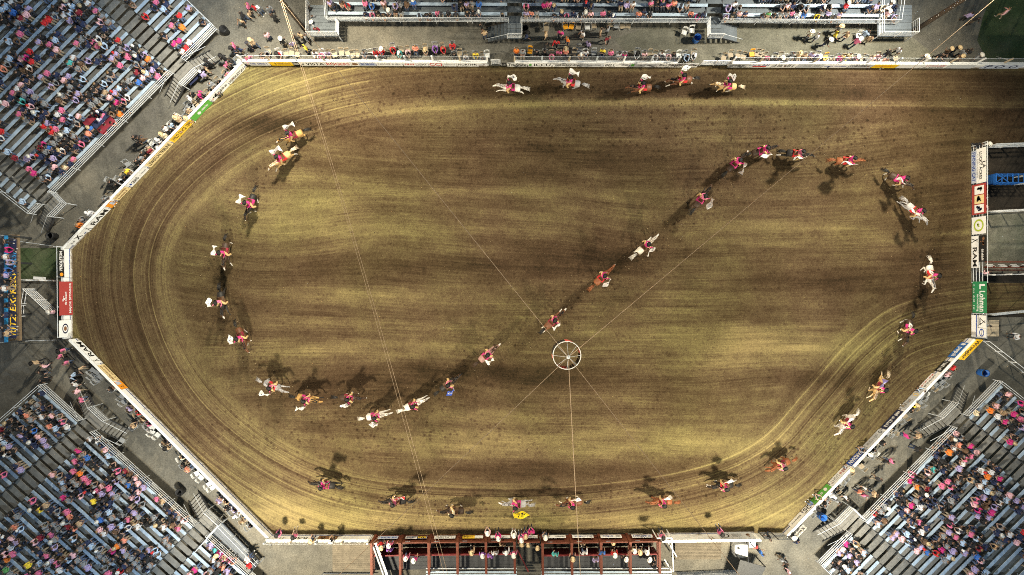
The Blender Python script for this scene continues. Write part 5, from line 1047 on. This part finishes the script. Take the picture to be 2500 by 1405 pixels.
# a few blankets laid over benches in the upper left stand
for i, (x, y, c, lb) in enumerate(((222, 288, 'maroon', 'dark red blanket over benches, upper one'), (244, 292, 'navy', 'navy blanket over benches between two red ones'), (258, 305, 'maroon', 'dark red blanket over benches, lower one'))):
    b = MB(); vs = []; nn = 8
    p = P(x, y, 2.3); u_ = Vector((1, 1, 0)).normalized(); w_ = Vector((-1, 1, 0)).normalized()
    for a in range(nn + 1):
        for c_ in range(4): vs.append(u_ * (1.6 * (a / nn - .5)) + w_ * (.3 * (c_ - 1.5) / 1.5) + Vector((0, 0, .02 * math.sin(a * 2.1 + c_) - (.12 if c_ in (0, 3) else 0))))
    b.add(vs, [(a * 4 + c_, (a + 1) * 4 + c_, (a + 1) * 4 + c_ + 1, a * 4 + c_ + 1) for a in range(nn) for c_ in range(3)]); o = link('blanket', b.mesh('blanket', [CLOTH[c]], True)); o.location = p
    tag(o, lb + ' in upper left stand', 'blanket', 'blankets on the benches')
# ------------------------------------------------------------------ horses, riders and flags
def horse_data(v):
    J = {'hip': ((-.55, 0, 1.30), (.29, .28)), 'loin': ((-.15, 0, 1.27), (.28, .30)), 'chest': ((.38, 0, 1.24), (.27, .31)), 'neck': ((.72, 0, 1.46), (.17, .2)), 'crest': ((.98, 0, 1.66), (.11, .14)),
         'poll': ((1.2, 0, 1.76), .10), 'cheek': ((1.33, 0, 1.64), .09), 'muzzle': ((1.52, 0, 1.46), .06), 'nose': ((1.58, 0, 1.4), .05), 'rump': ((-.82, 0, 1.26), .17)}
    B = [('hip', 'loin', 0), ('loin', 'chest', 0), ('chest', 'neck', 0), ('neck', 'crest', 0), ('crest', 'poll', 0), ('poll', 'cheek', 0), ('cheek', 'muzzle', 2), ('muzzle', 'nose', 1), ('hip', 'rump', 0)]
    F = [[((.62, .92), (.98, .80), (1.2, .52), (1.3, .42)), ((.56, .86), (.72, .58), (.44, .40), (.36, .34))], [((.5, .86), (.62, .48), (.56, .12), (.60, .04)), ((.58, .9), (.86, .74), (.78, .40), (.72, .34))], [((.6, .9), (.9, .66), (1.08, .30), (1.16, .22)), ((.52, .86), (.58, .5), (.40, .2), (.36, .1))]][v]
    Hn = [[((-.48, .90), (-.86, .62), (-1.08, .24), (-1.02, .06)), ((-.56, .88), (-1.02, .70), (-1.28, .42), (-1.34, .36))], [((-.30, .86), (-.52, .55), (-.28, .2), (-.20, .06)), ((-.34, .88), (-.62, .60), (-.44, .24), (-.36, .12))], [((-.45, .88), (-.80, .6), (-.82, .2), (-.76, .05)), ((-.38, .88), (-.6, .62), (-.5, .24), (-.42, .06))]][v]
    for n, y, lg in (('l', .15, F[0]), ('r', -.15, F[1])):
        pr = 'chest'
        for i, ((x, z), r) in enumerate(zip(((.46, 1.06),) + lg, (.13, .09, .058, .04, .055))): J['f%d' % i + n] = ((x, y, z), r); B.append((pr, 'f%d' % i + n, 0 if i < 3 else 1)); pr = 'f%d' % i + n
    for n, y, lg in (('l', .16, Hn[0]), ('r', -.16, Hn[1])):
        pr = 'hip'
        for i, ((x, z), r) in enumerate(zip(((-.55, 1.1),) + lg, (.18, .13, .065, .042, .055))): J['h%d' % i + n] = ((x, y, z), r); B.append((pr, 'h%d' % i + n, 0 if i < 3 else 1)); pr = 'h%d' % i + n
    co, fs, sl, cen = grow(J, B, 1)
    b = MB(); b.v = [tuple(q) for q in co]; b.f = fs; b.m = [int(s) for s in sl]
    for s in (-1, 1): b.tube([(1.2, .05 * s, 1.82), (1.2, .065 * s, 1.88), (1.22, .07 * s, 1.97)], [.03, .032, .006], 5, 0)
    return b
DUM = mat('coat_bay', (.14, .055, .025), .55)
HM = [horse_data(v).mesh('horse_body', [DUM, DUM, DUM], True) for v in range(3)]
def strands(path, w, seed, n=16):
    rr = random.Random(seed); b = MB()
    for i in range(n):
        o = Vector((0, rr.uniform(-w, w), rr.uniform(-w, w) * .5)); pts = []
        for j, p in enumerate(path):
            k = j / (len(path) - 1); pts.append(Vector(p) + o * (1 + k * .8) + Vector((rr.uniform(-.03, .03), rr.uniform(-.05, .05) * (1 + 2 * k), rr.uniform(-.04, .04))))
        b.tube(pts, [.022, .026, .02, .005][:len(pts)], 4)
    return b
MANE = MB()
rm = random.Random(3)
for i in range(34):
    k = i / 33; p = Vector((.55, 0, 1.52)).lerp(Vector((1.22, 0, 1.86)), k); sgn = rm.choice((-1, 1))
    MANE.tube([p, p + Vector((-.07, .07 * sgn, .05)), p + Vector((-.2, .12 * sgn + rm.uniform(-.04, .04), -.03))], [.03, .024, .006], 4)
MANE = MANE.mesh('mane', [DUM], True)
TAIL = strands([(-.93, 0, 1.34), (-1.12, 0, 1.38), (-1.36, 0, 1.2), (-1.6, 0, .98)], .06, 4).mesh('tail', [DUM], True)
b = MB(); vs = []; nx_, ny_ = 6, 10       # saddle blanket draped over the back
for i in range(nx_ + 1):
    for j in range(ny_ + 1):
        x = -.32 + .72 * i / nx_; a = math.radians(-82 + 164 * j / ny_); vs.append((x, .335 * math.sin(a), 1.27 + .325 * math.cos(a) + .012 * math.sin(i * 2.1)))
b.add(vs, [(i * (ny_ + 1) + j, (i + 1) * (ny_ + 1) + j, (i + 1) * (ny_ + 1) + j + 1, i * (ny_ + 1) + j + 1) for i in range(nx_) for j in range(ny_)]); BLK = b.mesh('saddle_blanket', [CLOTH['magenta']], True)
LEATH = mat('saddle_leather', (.10, .045, .02), .5)
b = MB(); vs = []
for i, (x, w, z) in enumerate(((-.28, .20, 1.72), (-.22, .20, 1.66), (-.05, .17, 1.63), (.15, .16, 1.65), (.26, .12, 1.72))):
    for j in range(7): a = math.radians(-70 + 140 * j / 6); vs.append((x, w * math.sin(a) * 1.2, z - .10 + .10 * math.cos(a)))
b.add(vs, [(i * 7 + j, (i + 1) * 7 + j, (i + 1) * 7 + j + 1, i * 7 + j + 1) for i in range(4) for j in range(6)]); b.tube([(.26, 0, 1.68), (.29, 0, 1.8), (.3, 0, 1.83)], [.03, .025, .04], 6)
for s in (-1, 1): b.box((.08, .36 * s, 1.3), (.22, .02, .5)); b.box((.26, .40 * s, .98), (.14, .1, .02))
SADDLE = b.mesh('saddle', [LEATH], True)
b = MB(); b.tube([(1.27, .115, 1.78), (1.38, .10, 1.6), (1.5, .08, 1.5), (1.5, -.08, 1.5), (1.38, -.10, 1.6), (1.27, -.115, 1.78), (1.22, 0, 1.88), (1.27, .115, 1.78)], .014, 5)
for s in (-1, 1): b.tube([(1.5, .09 * s, 1.48), (1.0, .16 * s, 1.62), (.62, .06 * s, 1.78)], .012, 4)
BRID = b.mesh('bridle', [LEATH], True)
COAT = {'white': (.66, .62, .57), 'grey': (.36, .35, .36), 'bay': (.13, .05, .022), 'chestnut': (.24, .08, .03), 'palomino': (.52, .34, .15), 'buckskin': (.46, .27, .09), 'black': (.016, .014, .013), 'dark brown': (.05, .028, .017), 'roan': (.33, .19, .17), 'cream': (.62, .5, .36), 'spotted': (.6, .55, .48)}
HAIRC = {'white': 'white', 'grey': 'grey', 'bay': 'black', 'chestnut': 'chestnut', 'palomino': 'cream', 'buckskin': 'black', 'black': 'black', 'dark brown': 'black', 'roan': 'dark brown', 'cream': 'white', 'spotted': 'white'}
CM = {k: mat('coat_%s' % k.replace(' ', '_'), c, .6, 0, .7 if k == 'spotted' else .2, 5 if k == 'spotted' else 3) for k, c in COAT.items()}
FLAGC = {'white': (.8, .8, .8), 'blue': (.04, .1, .5), 'yellow': (.85, .68, .02), 'red': (.5, .03, .03), 'black': (.02, .02, .03), 'violet': (.28, .25, .6)}
FM = {k: mat('flag_' + k, c, .8, 0, .03) for k, c in FLAGC.items()}
def flag(loc, rz, colour, seed, label):
    rr = random.Random(seed); t = thing('flag', label, 'flag', loc, rz, 'flags carried by the riders')
    # pole from the stirrup up through the right hand, leaning outwards; cloth streams backwards
    a0 = Vector((.30, -.46, 1.25)); hd = Vector((.37, -.45, 2.22)); tilt = math.radians(12 if colour == 'yellow' else rr.uniform(9, 26)); dr_ = Vector((rr.uniform(-.25, .05), -math.sin(tilt), math.cos(tilt))).normalized()
    tip = hd + dr_ * .62; p0 = hd - dr_ * .7
    b = MB(); b.tube([p0, hd, tip], .012, 6); link('pole', b.mesh('flag_pole', [PALEW], True), t)
    big = colour in ('yellow', 'red', 'black') or seed == 428; tip = tip + dr_ * (.35 if big else 0)
    hi, lo = tip - dr_ * .03, tip - dr_ * (.85 if big else .54); L = rr.uniform(.68, .92); back = Vector((-1, rr.uniform(-.35, .25), rr.uniform(-.18, .05))).normalized(); nn, mm = 14, 7; ph = rr.uniform(0, 6)
    nrm = back.cross(dr_).normalized(); vs = []
    for i in range(nn + 1):
        for j in range(mm + 1):
            s = i / nn; p = hi.lerp(lo, j / mm) + back * (L * (1.9 if colour == 'yellow' else 1.35 if big else 1)) * s + nrm * (.17 * math.sin(ph + s * 6.5 + j * .35) * s ** .6) + Vector((0, 0, -.28 * s * s)); p = p + dr_ * (.06 * math.sin(ph + s * 5)) * s; vs.append(p)
    b = MB(); b.add(vs, [(i * (mm + 1) + j, (i + 1) * (mm + 1) + j, (i + 1) * (mm + 1) + j + 1, i * (mm + 1) + j + 1) for i in range(nn) for j in range(mm)])
    fg = {'white': rr.choice(('navy', 'black', 'maroon')), 'yellow': 'black', 'black': 'white', 'red': 'white', 'blue': 'white', 'violet': 'white'}[colour]
    for i in range(nn):
        for j in range(mm):
            if (3 < i < 11 and 1 < j < 5 and rr.random() < (.45 if colour != 'white' else .16)) or (colour == 'red' and j in (0, mm - 1)): b.m[i * mm + j] = 1
    link('cloth', b.mesh('flag_cloth', [FM[colour], CLOTH[fg]], True), t); return t
# x, y, heading(deg), coat, flag, place
RID = []
def line(place, txt):
    for i, q in enumerate(txt.split()): x, y, h, c, f = q.split(','); RID.append((float(x), float(y), float(h), c, f, ordw(i) + ' ' + place))
line('from left along top fence', '1248,212,178,white,white 1395,200,172,grey,white 1570,212,184,bay,white 1668,193,188,bay,white 1778,208,178,palomino,white')
line('down the left turn', '715,330,205,buckskin,white 688,386,222,palomino,white 610,495,256,black,white 547,615,272,darkbrown,white 538,735,283,black,white 587,822,298,bay,white')
line('from left, lower left bend', '663,943,340,grey,white 745,975,352,buckskin,white 850,972,0,darkbrown,white 915,1017,12,white,white')
line('up the diagonal', '1008,990,25,white,none 1093,940,38,black,blue 1188,868,40,roan,white 1350,785,44,bay,white 1470,678,45,chestnut,white 1575,602,42,spotted,white 1712,487,55,darkbrown,white')
line('from left, upper right bend', '1795,400,45,darkbrown,white 1860,368,15,darkbrown,white 1945,375,350,black,white 2068,392,358,chestnut,white 2195,437,325,darkbrown,white 2235,515,310,grey,white')
line('down the right side', '2275,670,270,white,white 2220,803,250,darkbrown,white 2150,945,232,palomino,violet 2070,1033,222,white,white')
line('from right along the bottom', '1910,1135,200,chestnut,none 1770,1187,182,black,white 1620,1227,178,chestnut,white 1400,1230,184,bay,white 1262,1232,175,grey,yellow 1110,1250,176,darkbrown,none 968,1225,178,black,red 795,1185,168,black,black')
for i, (x, y, hd, coat, fl, place) in enumerate(RID):
    coat = {'darkbrown': 'dark brown'}.get(coat, coat); rr = random.Random(i * 5 + 1); p = P(x, y, 1.5); p.z = .014; rz = math.radians(hd)
    t = thing('horse', '%s horse galloping, %s' % (coat, place), 'horse', p, rz, 'horses galloping in the arena')
    bo = link('body', HM[i % 3], t); set_slot(bo, 0, CM[coat]); set_slot(bo, 1, CM['white' if rr.random() < .45 else HAIRC[coat]]); set_slot(bo, 2, CM['white' if rr.random() < .4 else coat])
    for nm, me_ in (('mane', MANE), ('tail', TAIL)): q = link(nm, me_, t); set_slot(q, 0, CM[HAIRC[coat]])
    bl = link('saddle_blanket', BLK, t); set_slot(bl, 0, CLOTH[rr.choice(('magenta', 'maroon', 'magenta', 'red', 'brown'))]); link('saddle', SADDLE, t); link('bridle', BRID, t)
    sh = 'cream' if i == len(RID) - 3 else rr.choice(('magenta', 'magenta', 'pink')); off_ = Matrix.Rotation(rz, 3, 'Z') @ Vector((-.02, 0, 0))
    rd = person(p + off_, rz, 'ride', sh, 'black hat', 'rider in %s and black hat on %s horse, %s' % (sh, coat, place), 'riders in the drill', 1.0, TANL, None, rr)
    fo = flag(p + off_, rz, fl, i * 17 + 3, '%s flag held by the rider %s' % (fl, place)) if fl != 'none' else None
    if fl == 'yellow': rd.scale.y = -1; fo.scale.y = -1       # carried in the left hand
print('objects', len(bpy.data.objects))
